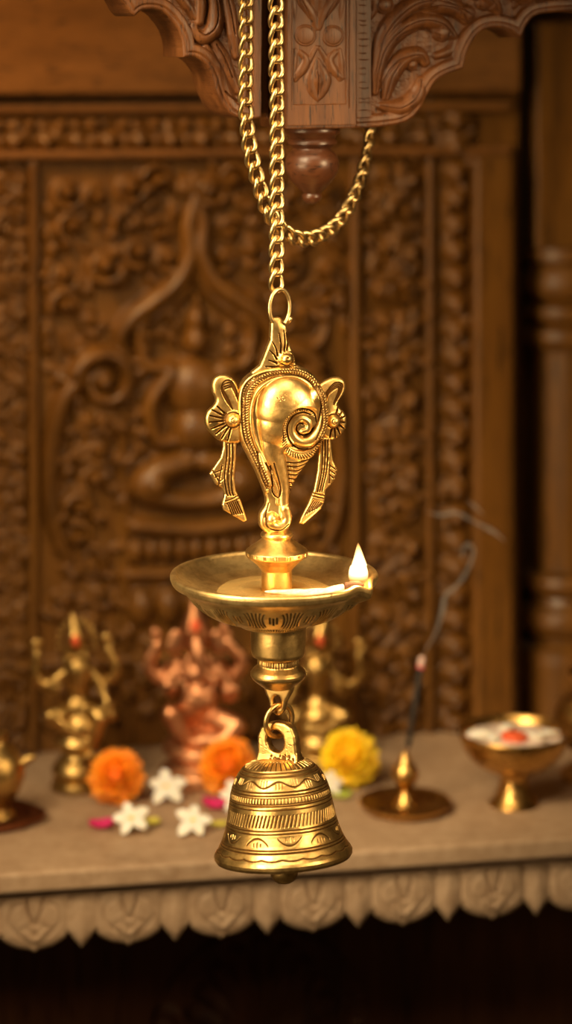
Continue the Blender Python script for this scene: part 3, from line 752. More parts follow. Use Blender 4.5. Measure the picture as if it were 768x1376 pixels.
# wings
def wing(name, out, px0, px1, lower, carve, thick, parent, ed):
    P0 = Bc - vB * .016
    mp = plane_map(P0, YB, 0, 0)
    r = Relief(px0, px1, -70, 180, .75, 6.0)
    r.outline(out)
    edge_d = np.full(r.X.shape, 1e9)
    C = np.array(lower, float)
    for i in range(len(C) - 1):
        ax, ay = C[i]; bx, by = C[i + 1]; ex, ey = bx - ax, by - ay; L = ex * ex + ey * ey + 1e-9
        t = np.clip(((r.X - ax) * ex + (r.Y - ay) * ey) / L, 0, 1); edge_d = np.minimum(edge_d, np.hypot(r.X - ax - t * ex, r.Y - ay - t * ey))
    rim = 17.0
    r.H = np.where(edge_d < rim, 6.5 + 1.5 * np.sin(np.clip(edge_d / rim, 0, 1) * PI), 0.0)
    r.H -= 1.6 * np.exp(-((edge_d - 6) / 1.3) ** 2)
    carve(r)
    r.blur(1)
    return r.mesh(name, BRKW, mp, parent, back=thick / ((P0.y + D) / F), edge=2.5)
def poly_smooth(P):                             # P: segments split at cusps (None)
    out = []; seg = []
    for p in P + [None]:
        if p is None:
            if len(seg) > 1: out += [tuple(x) for x in resample(seg, step=2.5)]
            seg = [seg[-1]] if seg else []
        else: seg.append(p)
    return out
rlow = poly_smooth([(474, 172), (510, 170), (541, 164), (559, 150), (572, 126), (584, 108), (602, 98), (620, 92), None, (624, 72), (638, 47), (657, 37), (680, 40), (697, 51), None, (706, 31), (722, 19), (768, 15), (800, 18)])
z5 = lambda L: [(480 + x * .375, y * .375) for x, y in L]
def carve_r(r):
    b = 0.0
    st = (r.X < 497); r.H[st & (r.Y < 158)] = 6.2
    # stippled ground
    for S in ([(62, 330), (72, 240), (100, 160), (160, 100), (235, 72), (300, 88), (338, 128)],
              [(100, 350), (118, 270), (160, 212), (215, 196), (240, 222)],
              [(60, 260), (90, 130), (150, 50), (230, 5), (320, 10), (400, 50)],
              [(80, 380), (150, 385), (205, 345), (225, 290)],
              [(210, 30), (300, 20), (360, 40), (385, 70)],
              [(300, -60), (400, -40), (470, 0), (500, 40)],
              [(420, -80), (520, -50), (600, -10), (640, -40)]):
        r.ridge(z5(S), [5, 9, 12, 12, 12, 11, 7], k=.95, base=b)
        off = [(x + 12, y + 22) for x, y in S]
        r.groove(z5(S), 1.1, 2.2, pat=.3)
    for S in ([(85, 350), (95, 280), (130, 225), (180, 200)], [(130, 140), (180, 112), (240, 105), (290, 130)], [(150, 80), (210, 40), (280, 30)]):
        r.groove(z5(S), 1.6, 3.2, pat=.4)
    for x, y, q in ((298, 118, 13), (385, 48, 14), (92, 18, 13), (455, 8, 13), (190, 232, 9), (590, -10, 12)):
        c = z5([(x, y)])[0]; r.dome(*c, q, q * .85, h=6.5, base=2); r.groove([(c[0] + (q - 4) * math.cos(a), c[1] + (q - 4) * math.sin(a)) for a in np.linspace(0, 4.6, 10)], 1, 2, pat=.3)
    for S in ([(45, 60), (60, 20), (40, -60)], [(350, 130), (330, 180), (280, 200)], [(560, 20), (600, -60)]):
        r.ridge(z5(S), [4, 7, 5], k=.85, base=b)
    yy = (r.H < 1.0); nz = rng.normal(0, 1, r.H.shape); r.H[yy] += np.clip(nz[yy], -1, 1) * .9
    for i in range(26):
        y = -60 + i * 9.5 + rng.uniform(-3, 3); r.groove([(480, y), (486, y + rng.uniform(-1, 1)), (480 + rng.uniform(8, 15), y)], .6, .7, pat=.5)
wing('right_wing', [(474, -70), (800, -70)] + rlow[::-1], 473, 800, rlow, carve_r, .034, bracket, 0)
llow = poly_smooth([(120, -30), (150, -14), (161, -3), (172, 16), (179, 22), None, (191, 13), (214, 15), (233, 34), (242, 55), (244, 77), None, (263, 78), (281, 97), (291, 128), (306, 152), (327, 160), (349, 158)])
def carve_l(r):
    b = 0.0; z3 = lambda L: [(120 + x / 3.84 + 0, y / 3.84) for x, y in L]
    r.H[r.X > 338] = 6.0
    r.ridge(z3([(640, -60), (650, 60), (640, 150), (590, 195), (540, 165), (535, 130)]), [7, 9, 11, 12, 9, 6], k=.95, base=b)
    r.ridge(z3([(560, -80), (570, 20), (565, 110)]), [6, 8, 7], k=.95, base=b)
    r.ridge(z3([(700, -60), (720, 60), (740, 180), (755, 290)]), [6, 9, 9, 5], k=.95, base=b)
    r.ridge(z3([(640, 210), (680, 280), (720, 380), (760, 470)]), [6, 9, 8, 5], k=.95, base=b)
    r.ridge(z3([(600, 240), (650, 330), (690, 430), (730, 500)]), [5, 7, 7, 5], k=.95, base=b)
    r.ridge(z3([(430, -100), (470, -20), (520, 50), (540, 90)]), [6, 8, 7, 5], k=.95, base=b)
    r.ridge(z3([(790, 60), (800, 200), (800, 380), (790, 520)]), [5, 6, 6, 5], k=.85, base=b)
    for S in ([(640, -60), (655, 60), (640, 140), (595, 180), (560, 160)], [(600, -60), (610, 50), (590, 120)], [(700, -40), (722, 60), (742, 180)], [(650, 230), (690, 300), (730, 400)], [(690, 470), (740, 510), (800, 530)]):
        r.groove(z3(S), 1.2, 2.8, pat=.4)
    yy = (r.H < 1.0); nz = rng.normal(0, 1, r.H.shape); r.H[yy] += np.clip(nz[yy], -1, 1) * .7
wing('left_wing', [(351, -70), (110, -70), (110, -35)] + llow, 108, 351, llow, carve_l, .043, bracket, 0)
# finial drop
fx = at(419, 0, Byy).x; kf = (Byy + D) / F
lathe('finial_drop', FINW, [(0, 168), (36, 170), (38, 175), (37, 179), (33, 182), (31, 186), (33.5, 189), (33.5, 193), (29, 196), (26, 199), (27, 202), (32, 206), (35.5, 213), (36.5, 221), (35.5, 229), (32, 237), (26, 245), (19.5, 252), (14.5, 257), (12, 260), (13.5, 263), (13.2, 266), (11, 270), (6, 273.5), (0, 275)],
      bracket, (fx, Byy, ZC + HOR * kf), k=kf, nseg=72)
# beam above the bracket (just outside the frame) that carries bracket and chains
bm = MB().box((Bx + .02, .062, zt + .03), .46, .17, .06).build('ceiling_beam', BRKW, None, False, .002); tag(bm, kind='structure'); bm.name = 'trim_1'

# ================================================================== WALL
def wrect(px0, px1, py0, py1, v, depth, name, mat, parent=None, kind='structure', bev=.003, build=True, mb=None):
    """box on the wall: front face at v, going back by depth (m)"""
    f = wall_map(v)
    if py1 == PB: py1 = HOR + HS * F / (((O + V * v) + U * on_plane(300, v)).y + D)
    a = f(np.array([px0, px1]), np.array([py0, py1]), np.zeros(2))
    p0, p1 = Vector(a[0]), Vector(a[1]); c = (p0 + p1) / 2 + V * depth / 2
    wd = (Vector((p1.x, p1.y)) - Vector((p0.x, p0.y))).length
    M = Matrix((U, V, Vector((0, 0, 1)))).transposed()
    if mb is not None: mb.box(c, wd, depth, abs(p0.z - p1.z), M); return mb
    o = MB().box(c, wd, depth, abs(p0.z - p1.z), M).build(name, mat, parent, False, bev)
    if kind and parent is None: tag(o, kind=kind)
    return o
VW = .33
drf = ((O + V * VW) + U * on_plane(300, VW)).y + D
PB = HOR + HS * F / drf - 1.0
wb = wrect(-260, 698, -260, PB, VW, .11, 'wall_back', WALLW); wrect(690, 1040, -260, PB, VW + .085, .03, 'wall_right', WALLW)
# top beam, ledge
wrect(-260, 700, -260, 126, VW - .022, .03, 'trim_2', WALLH)
wrect(-260, 690, 138, 152, VW - .012, .03, 'trim_3', WALLH, bev=.004)
wrect(-260, 690, 200, 213, VW - .014, .03, 'trim_4', WALLH, bev=.004)
def molding(px, w, name, y0=213, y1=PB, d=.012): return wrect(px - w / 2, px + w / 2, y0, y1, VW - d, .02, name, WALLW, bev=.004)
molding(45.5, 12, 'trim_5'); molding(479, 14, 'trim_6'); molding(579, 12, 'trim_7')
wrect(637, 692, 213, PB, VW - .022, .03, 'trim_8', WALLW, bev=.005)
molding(-60, 14, 'trim_9')
wrect(574, 640, 126, 213, VW - .004, .02, 'trim_11', WALLW)
# carved frieze
def carved(name, label, x0, x1, y0, y1, fn, st=1.8, v=VW - .0015, cat='carving', base=1.0, blur=1):
    r = Relief(x0, x1, min(y0, 1e9), y1 if y1 < 1000 else PB - 1, st, base); fn(r)
    rg = random.Random(len(label)); n = int((x1 - x0) * (y1 - y0) / (420 if x1 - x0 < 200 or y1 - y0 < 100 else 1100))
    for i in range(n):
        x = rg.uniform(x0 + 5, x1 - 5); y = rg.uniform(y0 + 5, y1 - 5)
        j = min(int((y - y0) / st), r.H.shape[0] - 1); k_ = min(int((x - x0) / st), r.H.shape[1] - 1)
        if r.H[j, k_] < 2.5: a = rg.uniform(0, PI); r.dome(x, y, rg.uniform(10, 17), rg.uniform(5, 8), h=rg.uniform(6, 11), base=1, ang=a)
    r.H = 1 + (r.H - 1) * 1.6
    r.blur(blur)
    o = r.mesh(name, WALLW, wall_map(v), None, closed=True, back=2)
    tag(o, label, cat); return o
def f_frieze(r):
    p = 42
    for i in range(-3, 18):
        cx = 20 + i * p
        r.dome(cx, 186, 15, 13, h=9, base=1); r.dome(cx, 190, 7, 8, h=12, base=1)
        r.ridge([(cx - 19, 198), (cx - 17, 176), (cx - 8, 164), (cx, 160), (cx + 8, 164), (cx + 17, 176), (cx + 19, 198)], 3.2, k=1.5, base=1)
        r.dome(cx + p / 2, 165, 8, 9, h=9, base=1); r.dome(cx + p / 2, 190, 4, 7, h=6, base=1)
carved('carved_frieze', 'horizontal carved lotus frieze running along the top of the wooden wall', -60, 636, 153, 199, f_frieze)
def vine(r, xc, amp, y0, y1, per, w, seed, bigr=14):
    rg = random.Random(seed)
    P = [(xc + amp * math.sin(2 * PI * (y - y0) / per), y) for y in np.arange(y0 - 20, y1 + 20, per / 8)]
    r.ridge(P, w, k=1.1, base=1)
    n = 0; y = y0 + per / 4
    while y < y1:
        s = 1 if n % 2 == 0 else -1
        r.spiral(xc - s * amp * .75, y, bigr, 1.2, 0 if s > 0 else PI, w * 1.15, w * .6, 1.25, 1, ccw=s)
        r.dome(xc - s * amp * .75, y, bigr * .42, h=bigr * .75, base=1)
        for q in range(4):
            a = rg.uniform(0, 2 * PI); rr = bigr * 1.35
            r.dome(xc - s * amp * .75 + rr * math.cos(a), y + rr * math.sin(a), bigr * .5, bigr * .3, h=bigr * .55, base=1, ang=a)
        r.dome(xc + s * amp * 1.1, y + per * .06, bigr * .55, bigr * .8, h=bigr * .7, base=1, ang=s * .5)
        y += per / 2; n += 1
carved('carved_border', 'narrow carved vine border at the far left edge of the wooden wall', -52, 39, 214, 1010, lambda r: (vine(r, 14, 13, 214, 1010, 88, 4.5, 1, 12), vine(r, -30, 9, 214, 1010, 70, 4, 8, 9)))
carved('carved_border', 'wide carved leafy vine border right of the large carved panel', 486, 573, 153, 1010, lambda r: vine(r, 530, 19, 214, 1010, 100, 5.5, 2, 19))
def f_pet(r):
    y = 160
    while y < 1010:
        r.dome(611, y, 19, 14, h=12, base=1); r.dome(611, y + 8, 11, 8, h=14, base=1)
        r.ridge([(592, y - 4), (598, y + 13), (611, y + 19), (624, y + 13), (630, y - 4)], 3, k=1.4, base=1); y += 36
carved('carved_border', 'narrow border of stacked carved petals beside the plain upright', 586, 636, 153, 1010, f_pet)
# main panel
def f_main(r):
    c = 262.0
    def both(fn):
        fn(lambda x: x); fn(lambda x: 2 * c - x)
    def S(m):
        sg = 1 if m(0) == 0 else -1
        rd = lambda pts, *a, **k_: r.ridge([(m(x), y) for x, y in pts], *a, **k_)
        dm = lambda x, y, *a, **k_: r.dome(m(x), y, *a, **k_)
        sp = lambda x, y, R0, tn, a0, w0, w1, ccw=1: r.spiral(m(x), y, R0, tn, a0 if sg > 0 else PI - a0, w0, w1, 1.3, 1, ccw=ccw * sg)
        # big ogee arch
        rd([(262, 262), (252, 300), (254, 340), (236, 378), (205, 402), (176, 424), (160, 452), (172, 480)], [8, 11, 13, 14, 15, 14, 12, 8], k=1.1, base=1)
        rd([(262, 300), (262, 340), (248, 388), (215, 418), (190, 436)], [4, 6, 8, 8, 5], k=1.1, base=1)
        # great volute and its trunk
        sp(140, 507, 38, 1.45, -PI * .9, 14, 7)
        dm(140, 507, 13, 13, h=17, base=1)
        rd([(108, 500), (84, 530), (70, 580), (66, 640), (74, 700), (90, 740)], [13, 13, 12, 11, 11, 8], k=1.1, base=1)
        rd([(118, 470), (96, 462), (86, 440)], [7, 8, 5], k=1.2, base=1)
        # leaf curls in the upper corner
        for (x, y, a0, R0) in ((90, 255, .5, 17), (130, 262, 2.2, 13), (175, 250, .5, 15), (96, 300, 2.5, 14), (140, 352, .4, 19), (186, 335, 1.5, 16), (212, 240, 3.3, 16), (85, 365, .5, 15), (88, 405, 2.8, 16), (120, 425, .3, 13), (225, 345, 1.0, 14), (215, 310, 4, 13)):
            R0 *= 1.25; sp(x, y, R0, 1.1, a0, R0 * .40, R0 * .22); dm(x, y, R0 * .45, h=R0 * .9, base=1)
        for (x, y, rx, ry, a) in ((68, 280, 14, 7, .9), (112, 285, 14, 6, -.6), (160, 285, 16, 7, .4), (200, 275, 15, 6, -.7), (70, 330, 9, 15, .2), (118, 330, 14, 7, .7), (165, 375, 15, 7, -.5), (110, 385, 15, 7, .6), (64, 380, 7, 15, 0), (62, 440, 7, 16, .2), (150, 312, 12, 6, 0), (245, 245, 12, 7, .4), (182, 300, 11, 6, 1.0)):
            dm(x, y, rx, ry, h=8, base=1, ang=a * sg)
        # descending leaves left of the throne
        y = 560; i = 0
        while y < 950:
            x = 118 + 16 * math.sin(i * 1.3)
            sp(x, y, 18, 1.1, i * 1.1, 8, 4); dm(x, y, 9, h=17, base=1)
            dm(x + 26, y + 16, 12, 7, h=10, base=1, ang=.6 * sg); dm(x - 24, y + 12, 11, 7, h=9, base=1, ang=-.5 * sg)
            y += 38; i += 1
        # pillar of the niche
        rd([(168, 540), (166, 620), (170, 700), (168, 900)], 5, k=1.2, base=1)
        # halo ring of flames round the seated relief
        for q in range(10):
            a = PI * (.5 + q / 10 * .9); dm(262 + 88 * math.cos(a) , 520 - 98 * math.sin(a) * .9, 10, 6, h=9, base=1, ang=-a * sg)
    both(S)
    # lotus at the crest
    for a in (-.9, -.45, 0, .45, .9): r.dome(262 + 22 * math.sin(a), 268 - 20 * math.cos(a), 7, 16, h=10, base=1, ang=a)
    # seated relief figure
    r.dome(262, 455, 18, 22, h=18, base=1); r.dome(262, 428, 14, 22, h=16, base=1); r.dome(262, 404, 6, 12, h=13, base=1)
    r.dome(262, 520, 40, 44, h=20, base=1)
    r.dome(262, 575, 34, 36, h=22, base=1)
    for s in (-1, 1):
        r.ridge([(262 + s * 34, 498), (262 + s * 62, 540), (262 + s * 52, 585), (262 + s * 30, 590)], [13, 12, 11, 10], k=1.2, base=1)
        r.ridge([(262 + s * 32, 492), (262 + s * 66, 486), (262 + s * 76, 446), (262 + s * 68, 425)], [11, 10, 9, 9], k=1.2, base=1)
        r.ridge([(262 + s * 10, 615), (262 + s * 50, 628), (262 + s * 72, 650), (262 + s * 30, 668), (262 - s * 20, 672)], [18, 20, 18, 14, 11], k=.95, base=1)
        r.dome(262 + s * 58, 645, 24, 26, h=22, base=1)
    r.ridge([(180, 700), (262, 708), (344, 700)], 12, k=1, base=1)
    for i in range(9): r.dome(182 + i * 20, 735, 10, 18, h=10, base=1)
    r.ridge([(172, 765), (262, 768), (352, 765)], 9, k=1, base=1)
    for i in range(5): r.dome(190 + i * 36, 810, 17, 26, h=12, base=1)
    r.ridge([(60, 880), (262, 880), (464, 880)], 8, k=1, base=1)
carved('wood_carving', 'large wooden wall panel carved with scrolls around a seated figure', 53, 471, 214, 1010, f_main, 1.6)
# pilaster on the right
pil = thing('wooden_pilaster', 'dark turned wooden pilaster at the right edge of the carved wall', 'column', shr(on_plane(757, VW + .042), VW + .042, ZS))
pu = on_plane(757, VW + .042); pp = shr(pu, VW + .042, 0); kp = (pp.y + D) / F
def pcol(name, prof, mat=WALLW, **kw): return lathe(name, mat, prof, pil, (pp.x, pp.y, ZC + HOR * kp), k=kp, nseg=64, **kw)
def flut(Tg, Cg, Rg):
    g = 1.6 * np.abs(np.sin(Tg * 8)); return g, np.zeros_like(g)
pcol('capital', [(0, 330), (58, 330), (58, 345), (50, 350), (46, 356), (52, 366), (56, 378), (54, 390), (44, 400), (40, 406), (52, 410), (54, 418), (50, 426), (42, 430), (40, 436), (52, 441), (54, 450), (50, 460), (43, 466), (0, 466)], step=3)
pcol('shaft', [(0, 466), (42, 466), (41, 560), (42, 760), (0, 760)], step=3, disp=flut)
pcol('base', [(0, 760), (44, 762), (54, 768), (56, 778), (50, 790), (42, 796), (46, 806), (56, 816), (58, 830), (50, 845), (44, 850), (44, 858), (58, 866), (60, 880), (60, HOR + HS / kp), (0, HOR + HS / kp)], step=3)
MB().box((pp.x, pp.y, ZC - (180 - HOR) * kp), 104 * kp, 90 * kp, 300 * kp, Matrix((U, V, Vector((0, 0, 1)))).transposed()).build('upper_block', WALLW, pil, False, .003)

# ================================================================== SHELF
SHM = Matrix((U, V, Vector((0, 0, 1)))).transposed()
shelf = thing('stone_shelf', 'weathered stone altar shelf with a scalloped lotus apron', 'shelf', shr(0, .17, ZS - .05))
sl = MB().box(shr(0, .225, ZS - .009), 1.3, .45, .018, SHM).build('slab', STONE, shelf, False, .003)
MB().box(shr(0, .175, ZS - .0215), 1.3, .30, .007, SHM).build('under_moulding', STONE, shelf, False, .002)
# apron: period 80 mm, in millimetres, x = u*1000 ; y = depth below the moulding
per = 81.0
def mapA(x, y, h):
    b = O + V * .016; s = .001
    return np.stack([b.x + U.x * x * s - V.x * h * s, b.y + U.y * x * s - V.y * h * s, (ZS - .025) - y * s], 1)
u_big = on_plane(420, .016) * 1000
x0a, x1a = -330, 430
r = Relief(x0a, x1a, 0, 58, .9, 2)
ph = ((r.X - u_big) / per + 1000.5) % 1 - .5; xx = ph * per       # 0 at big lobe centre
bigl = 46 - 9.5 * (np.abs(xx) / 27) ** 2.6 - 0 + 2.5 * np.exp(-(xx / 3.0) ** 2)
xs_ = per / 2 - np.abs(xx); small = 48 - 1.25 * xs_
low = np.where(np.abs(xx) < 27, bigl, 0); low = np.maximum(low, np.where(xs_ < 15, small, 0)); low = np.maximum(low, 28)
r.sd = (r.Y - low) * .75
sb = np.minimum(29.5 - np.abs(xx) + .004 * (r.Y - 18) ** 2 * -1, bigl - r.Y); ss = np.minimum(13.5 - xs_ * 1.0 - .012 * (r.Y - 26) ** 2 * .5, small - r.Y)
r.H = 2 + np.where(sb > 0, 4.2 * (1 - np.exp(-np.maximum(sb, 0) / 5)), 2.8 * (1 - np.exp(-np.maximum(ss, 0) / 4)))
# petal volutes
for k in range(-6, 8):
    cx = u_big + k * per
    if cx < x0a - 60 or cx > x1a + 60: continue
    for s in (-1, 1):
        r.groove([(cx + s * 7, 3), (cx + s * 5.5, 12), (cx + s * 1.5, 24)], 1.6, 3, pat=0)
        r.ridge([(cx + s * 4.5, 16), (cx + s * 9, 22), (cx + s * 15, 24), (cx + s * 17, 19)], [1.2, 2.2, 2.0, 1.2], k=.8, base=5.2)
        r.groove([(cx + s * 12, 6), (cx + s * 20, 12), (cx + s * 21, 24), (cx + s * 12, 34)], 1.3, 1.6, pat=0)
    r.ridge([(cx - 9, 30), (cx, 37), (cx + 9, 30)], 2.4, k=.8, base=5.6); r.groove([(cx, 30), (cx, 43)], 1.0, 1.5, pat=0)
    c2 = cx + per / 2
    r.dome(c2, 28, 6, 14, h=1.6, base=4.6); r.ridge([(c2, 10), (c2, 40)], 1.4, k=.8, base=5)
r.blur(1); r.mesh('scalloped_apron', STONE, mapA, shelf, back=14, edge=1.8)
# recess below the shelf
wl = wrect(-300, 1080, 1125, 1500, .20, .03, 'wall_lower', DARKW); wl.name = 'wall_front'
def f_ac(r):
    for i, (a, L) in enumerate(((0, 100), (.32, 96), (-.32, 96), (.64, 88), (-.64, 88), (.98, 84), (-.98, 84), (1.3, 84), (-1.3, 84))):
        x0, y0 = 350, 1392; x1 = x0 + L * math.sin(a) * 1.1; y1 = y0 - 12 - L * math.cos(a) * 1.1
        r.ridge([(x0, y0), ((x0 + x1) / 2 + 4 * math.sin(a), (y0 + y1) / 2), (x1, y1)], [6, 13, 10], k=1.0, base=1)
        r.dome(x1, y1, 12, 12, h=14, base=1); r.groove([(x0, y0), (x1, y1)], 1.8, 4, pat=0)
    for s in (-1, 1): r.spiral(350 + s * 128, 1375, 26, 1.3, 0 if s > 0 else PI, 9, 4, 1, 1, ccw=-s)
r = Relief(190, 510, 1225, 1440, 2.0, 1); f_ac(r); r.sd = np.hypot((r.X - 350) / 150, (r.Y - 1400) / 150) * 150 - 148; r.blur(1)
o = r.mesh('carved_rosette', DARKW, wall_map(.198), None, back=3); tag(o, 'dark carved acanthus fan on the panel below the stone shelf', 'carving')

# ================================================================== FIGURINES
def fuse(name, mb, voxel, mat, parent, smooth=2):
    me = bpy.data.meshes.new('tmp'); me.from_pydata(mb.v, [], mb.f)
    o = bpy.data.objects.new('tmp', me); COL.objects.link(o)
    m = o.modifiers.new('r', 'REMESH'); m.mode = 'VOXEL'; m.voxel_size = voxel * .85
    s = o.modifiers.new('s', 'SMOOTH'); s.iterations = smooth; s.factor = .5
    dg = bpy.context.evaluated_depsgraph_get(); nm = bpy.data.meshes.new_from_object(o.evaluated_get(dg)); nm.name = name
    bpy.data.objects.remove(o); bpy.data.meshes.remove(me)
    nm.shade_smooth(); nm.materials.clear(); nm.materials.append(mat)
    pm = Matrix.LocRotScale(parent.location, parent.rotation_euler, parent.scale); nm.transform(pm.inverted())
    return link(bpy.data.objects.new(name, nm), parent)
class Fig:
    def __init__(s, cx, cy, flip=1):
        p = shelf_at(cx, cy); s.p = p; s.k = (p.y + D) / F; s.cx = cx; s.cy = cy; s.fl = flip; s.mb = MB(); s.fat = 1.22
    def w(s, x, y, z=0): return s.p + Vector((s.fl * (x - s.cx) * s.k, -z * s.k, (s.cy - y) * s.k))   # z pixels towards the viewer
    def limb(s, pts, rr, mb=None):
        mb = mb or s.mb; P = resample([tuple(s.w(*q)) for q in pts], n=max(8, len(pts) * 8))
        R0 = np.interp(np.linspace(0, 1, len(P)), np.linspace(0, 1, len(rr)), rr) * s.k * s.fat
        mb.tube([Vector(p) for p in P], list(R0), 12)
        mb.ball(P[0], R0[0], 12, 8); mb.ball(P[-1], R0[-1], 12, 8); return s
    def ball(s, x, y, z, r, mb=None):
        r = r if hasattr(r, '__len__') else (r, r, r)
        (mb or s.mb).ball(s.w(x, y, z), (r[0] * s.k, r[1] * s.k, r[2] * s.k), 18, 12); return s
    def hand(s, x, y, z, up=1, sp=1):
        s.ball(x, y, z, (4.6, 3.4, 5.2))
        for i, dx in enumerate((-3.6, -1.3, 1.2, 3.4)):
            s.limb([(x + dx, y - up * 3, z), (x + dx * 1.5, y - up * (9 + (1.5 if i in (1, 2) else 0)), z + 2)], [1.5, 1.2])
        s.limb([(x + sp * 4, y, z + 1), (x + sp * 7.5, y - up * 4, z + 3)], [1.7, 1.3]); return s
RED = plain('vermilion_paste', (.62, .07, .02), .6, (.75, .13, .04), 300, bs=.3)
def pedestal(fig, rows, root, mat, name='pedestal', petals=0):
    def pd(Tg, Cg, Rg):
        g = 2.0 * np.abs(np.sin(Tg * petals / 2)) if petals else np.zeros_like(Tg)
        m = (Cg > rows[1][1] + 4) & (Cg < rows[1][1] + 26); return g * m, np.zeros_like(Tg)
    c0 = fig.p
    return lathe(name, mat, [(R0, c - fig.cy) for R0, c in rows], root, tuple(c0), k=fig.k, nseg=80, step=2, disp=pd)
def goddess(cx, cy, label, mat, flip, grp, ox):
    g = Fig(cx, cy, flip); root = thing('goddess_figurine', label, 'figurine', g.p)
    X = lambda x: x - 106 + cx
    # torso
    g.limb([(X(107), 950, 0), (X(108), 932, 1), (X(108), 912, 2), (X(108), 897, 2)], [17, 10.5, 14, 16])
    g.ball(X(100), 905, 9, 7).ball(X(116), 905, 9, 7).ball(X(107), 950, 0, (24, 17, 12))
    g.ball(X(92), 897, 1, 7).ball(X(124), 897, 1, 7)
    g.limb([(X(107), 888, 2), (X(106), 874, 3)], [5.5, 5.5])
    g.ball(X(105), 864, 4, (9.5, 10, 12)); g.ball(X(105), 866, 14, (1.6, 2.4, 3)); g.ball(X(105), 871, 13, (3, 1.6, 1.4))
    g.ball(X(95), 866, 3, (2.4, 3, 5)).ball(X(115), 866, 3, (2.4, 3, 5))
    g.limb([(X(95), 872, 2), (X(90), 888, 2), (X(92), 903, 4)], [4, 4, 3]).limb([(X(115), 872, 2), (X(120), 888, 2), (X(118), 903, 4)], [4, 4, 3])
    # legs: one folded, one hanging
    g.limb([(X(100), 952, 4), (X(84), 953, 20), (X(73), 955, 26)], [11, 10, 9]).limb([(X(73), 955, 26), (X(92), 970, 24), (X(112), 986, 20)], [8.5, 8, 6])
    g.limb([(X(116), 952, 4), (X(132), 953, 18), (X(138), 958, 24)], [11, 10, 9]).limb([(X(138), 958, 24), (X(132), 982, 22), (X(126), 1004, 20)], [8.5, 7.5, 5])
    g.ball(X(122), 1007, 24, (9, 8, 4)).ball(X(116), 988, 22, (9, 6, 5))
    g.ball(X(110), 975, 12, (22, 16, 20))
    # rear arms raised
    g.limb([(X(92), 898, 0), (X(74), 914, -2), (X(62), 922, 0)], [6.5, 6, 5.5]).limb([(X(62), 922, 0), (X(50), 905, 2), (X(52), 880, 2)], [5.6, 5.4, 4.4])
    g.hand(X(52), 874, 2, 1, -1); g.ball(X(51), 862, 2, (9, 7, 6))
    g.limb([(X(124), 898, 0), (X(140), 914, -2), (X(148), 916, 0)], [6.5, 6, 5.5]).limb([(X(148), 916, 0), (X(158), 898, 2), (X(148), 872, 2)], [5.6, 5.4, 4.4])
    g.hand(X(146), 866, 2, 1, 1); g.ball(X(145), 855, 2, (8, 7, 6))
    # front arms
    g.limb([(X(92), 900, 4), (X(78), 912, 8), (X(72), 926, 14)], [6, 5.8, 5]).limb([(X(72), 926, 14), (X(80), 922, 24)], [5, 4.4]); g.hand(X(80), 918, 26, 1, 1)
    g.limb([(X(124), 900, 4), (X(136), 914, 8), (X(142), 928, 12)], [6, 5.8, 5]).limb([(X(142), 928, 12), (X(148), 938, 20)], [5, 4.4]); g.hand(X(148), 940, 22, -1, -1)
    fuse('figure', g.mb, .0011, mat, root)
    m = MB(); g.ball(X(150), 955, 16, (9, 9, 11), m); m.tube([g.w(X(150), 945, 16), g.w(X(150), 940, 16)], [5 * g.k, 7 * g.k], 12); m.build('money_pot', mat, root)
    m = MB(); g.limb([(X(104), 856, 4), (X(103), 846, 3), (X(101), 836, 2), (X(99), 826, 1)], [10.5, 8, 5.5, 2.5], m); g.ball(X(99), 826, 1, 3.5, m)
    fuse('crown', m, .0011, mat, root, 2)
    m = MB(); m.tube([g.w(X(105) + 22 * math.cos(a), 862 - 26 * math.sin(a), -5) for a in np.linspace(-.5, PI + .5, 30)], 2.6 * g.k, 8)
    for a in np.linspace(-.3, PI + .3, 13): g.ball(X(105) + 26 * math.cos(a), 862 - 30 * math.sin(a), -5, 2.6, m)
    m.build('halo', mat, root)
    m = MB(); g.ball(X(104.5), 857, 15.5, (5.5, 3.5, 8), m); m.build('vermilion_mark', RED, root)
    m = MB()
    for s, (q0, q1) in enumerate((((X(100), 935, 10), (X(116), 915, 15)), )): m.tube([Vector(t) for t in resample([tuple(g.w(X(95), 898, 10)), tuple(g.w(X(108), 922, 16)), tuple(g.w(X(120), 897, 10))], n=20)], 1.7 * g.k, 8)
    m.build('necklace', mat, root)
    pedestal(g, [(0, cy - 74), (26, cy - 72), (31, cy - 64), (27, cy - 52), (20, cy - 47), (22, cy - 42), (30, cy - 36), (35, cy - 26), (33, cy - 18), (29, cy - 13), (34, cy - 10), (36, cy - 2), (35, cy), (0, cy)], root, mat, petals=20)
    return root
goddess(104, 1058, 'brass four-armed seated goddess figurine with red forehead mark, left of the copper elephant-headed figurine', OLD, 1, None, 0)
goddess(428, 1020, 'brass seated figurine half hidden behind the oil lamp, above the yellow marigold', OLD, -1, None, 0)
# copper elephant-headed figurine
g = Fig(272, 1046); gan = thing('elephant_god_figurine', 'reddish copper elephant-headed seated figurine with four arms', 'figurine', g.p)
g.ball(268, 938, 4, (30, 26, 27)).ball(268, 905, 2, (27, 18, 22)).ball(240, 893, 2, 10).ball(292, 897, 2, 10)
g.ball(264, 856, 8, (18, 17, 20)).ball(252, 850, 12, 8).ball(276, 850, 12, 8).ball(264, 842, 6, (15, 13, 10))
g.limb([(265, 858, 22), (268, 874, 30), (273, 890, 32), (283, 903, 32), (293, 902, 34), (294, 894, 36)], [9, 8, 6.8, 5.8, 5, 3.8])
g.limb([(256, 876, 20), (250, 885, 27)], [3, 1.8]).limb([(277, 876, 20), (285, 881, 27)], [3, 1.8])
g.ball(258, 860, 24, 2).ball(274, 860, 24, 2)
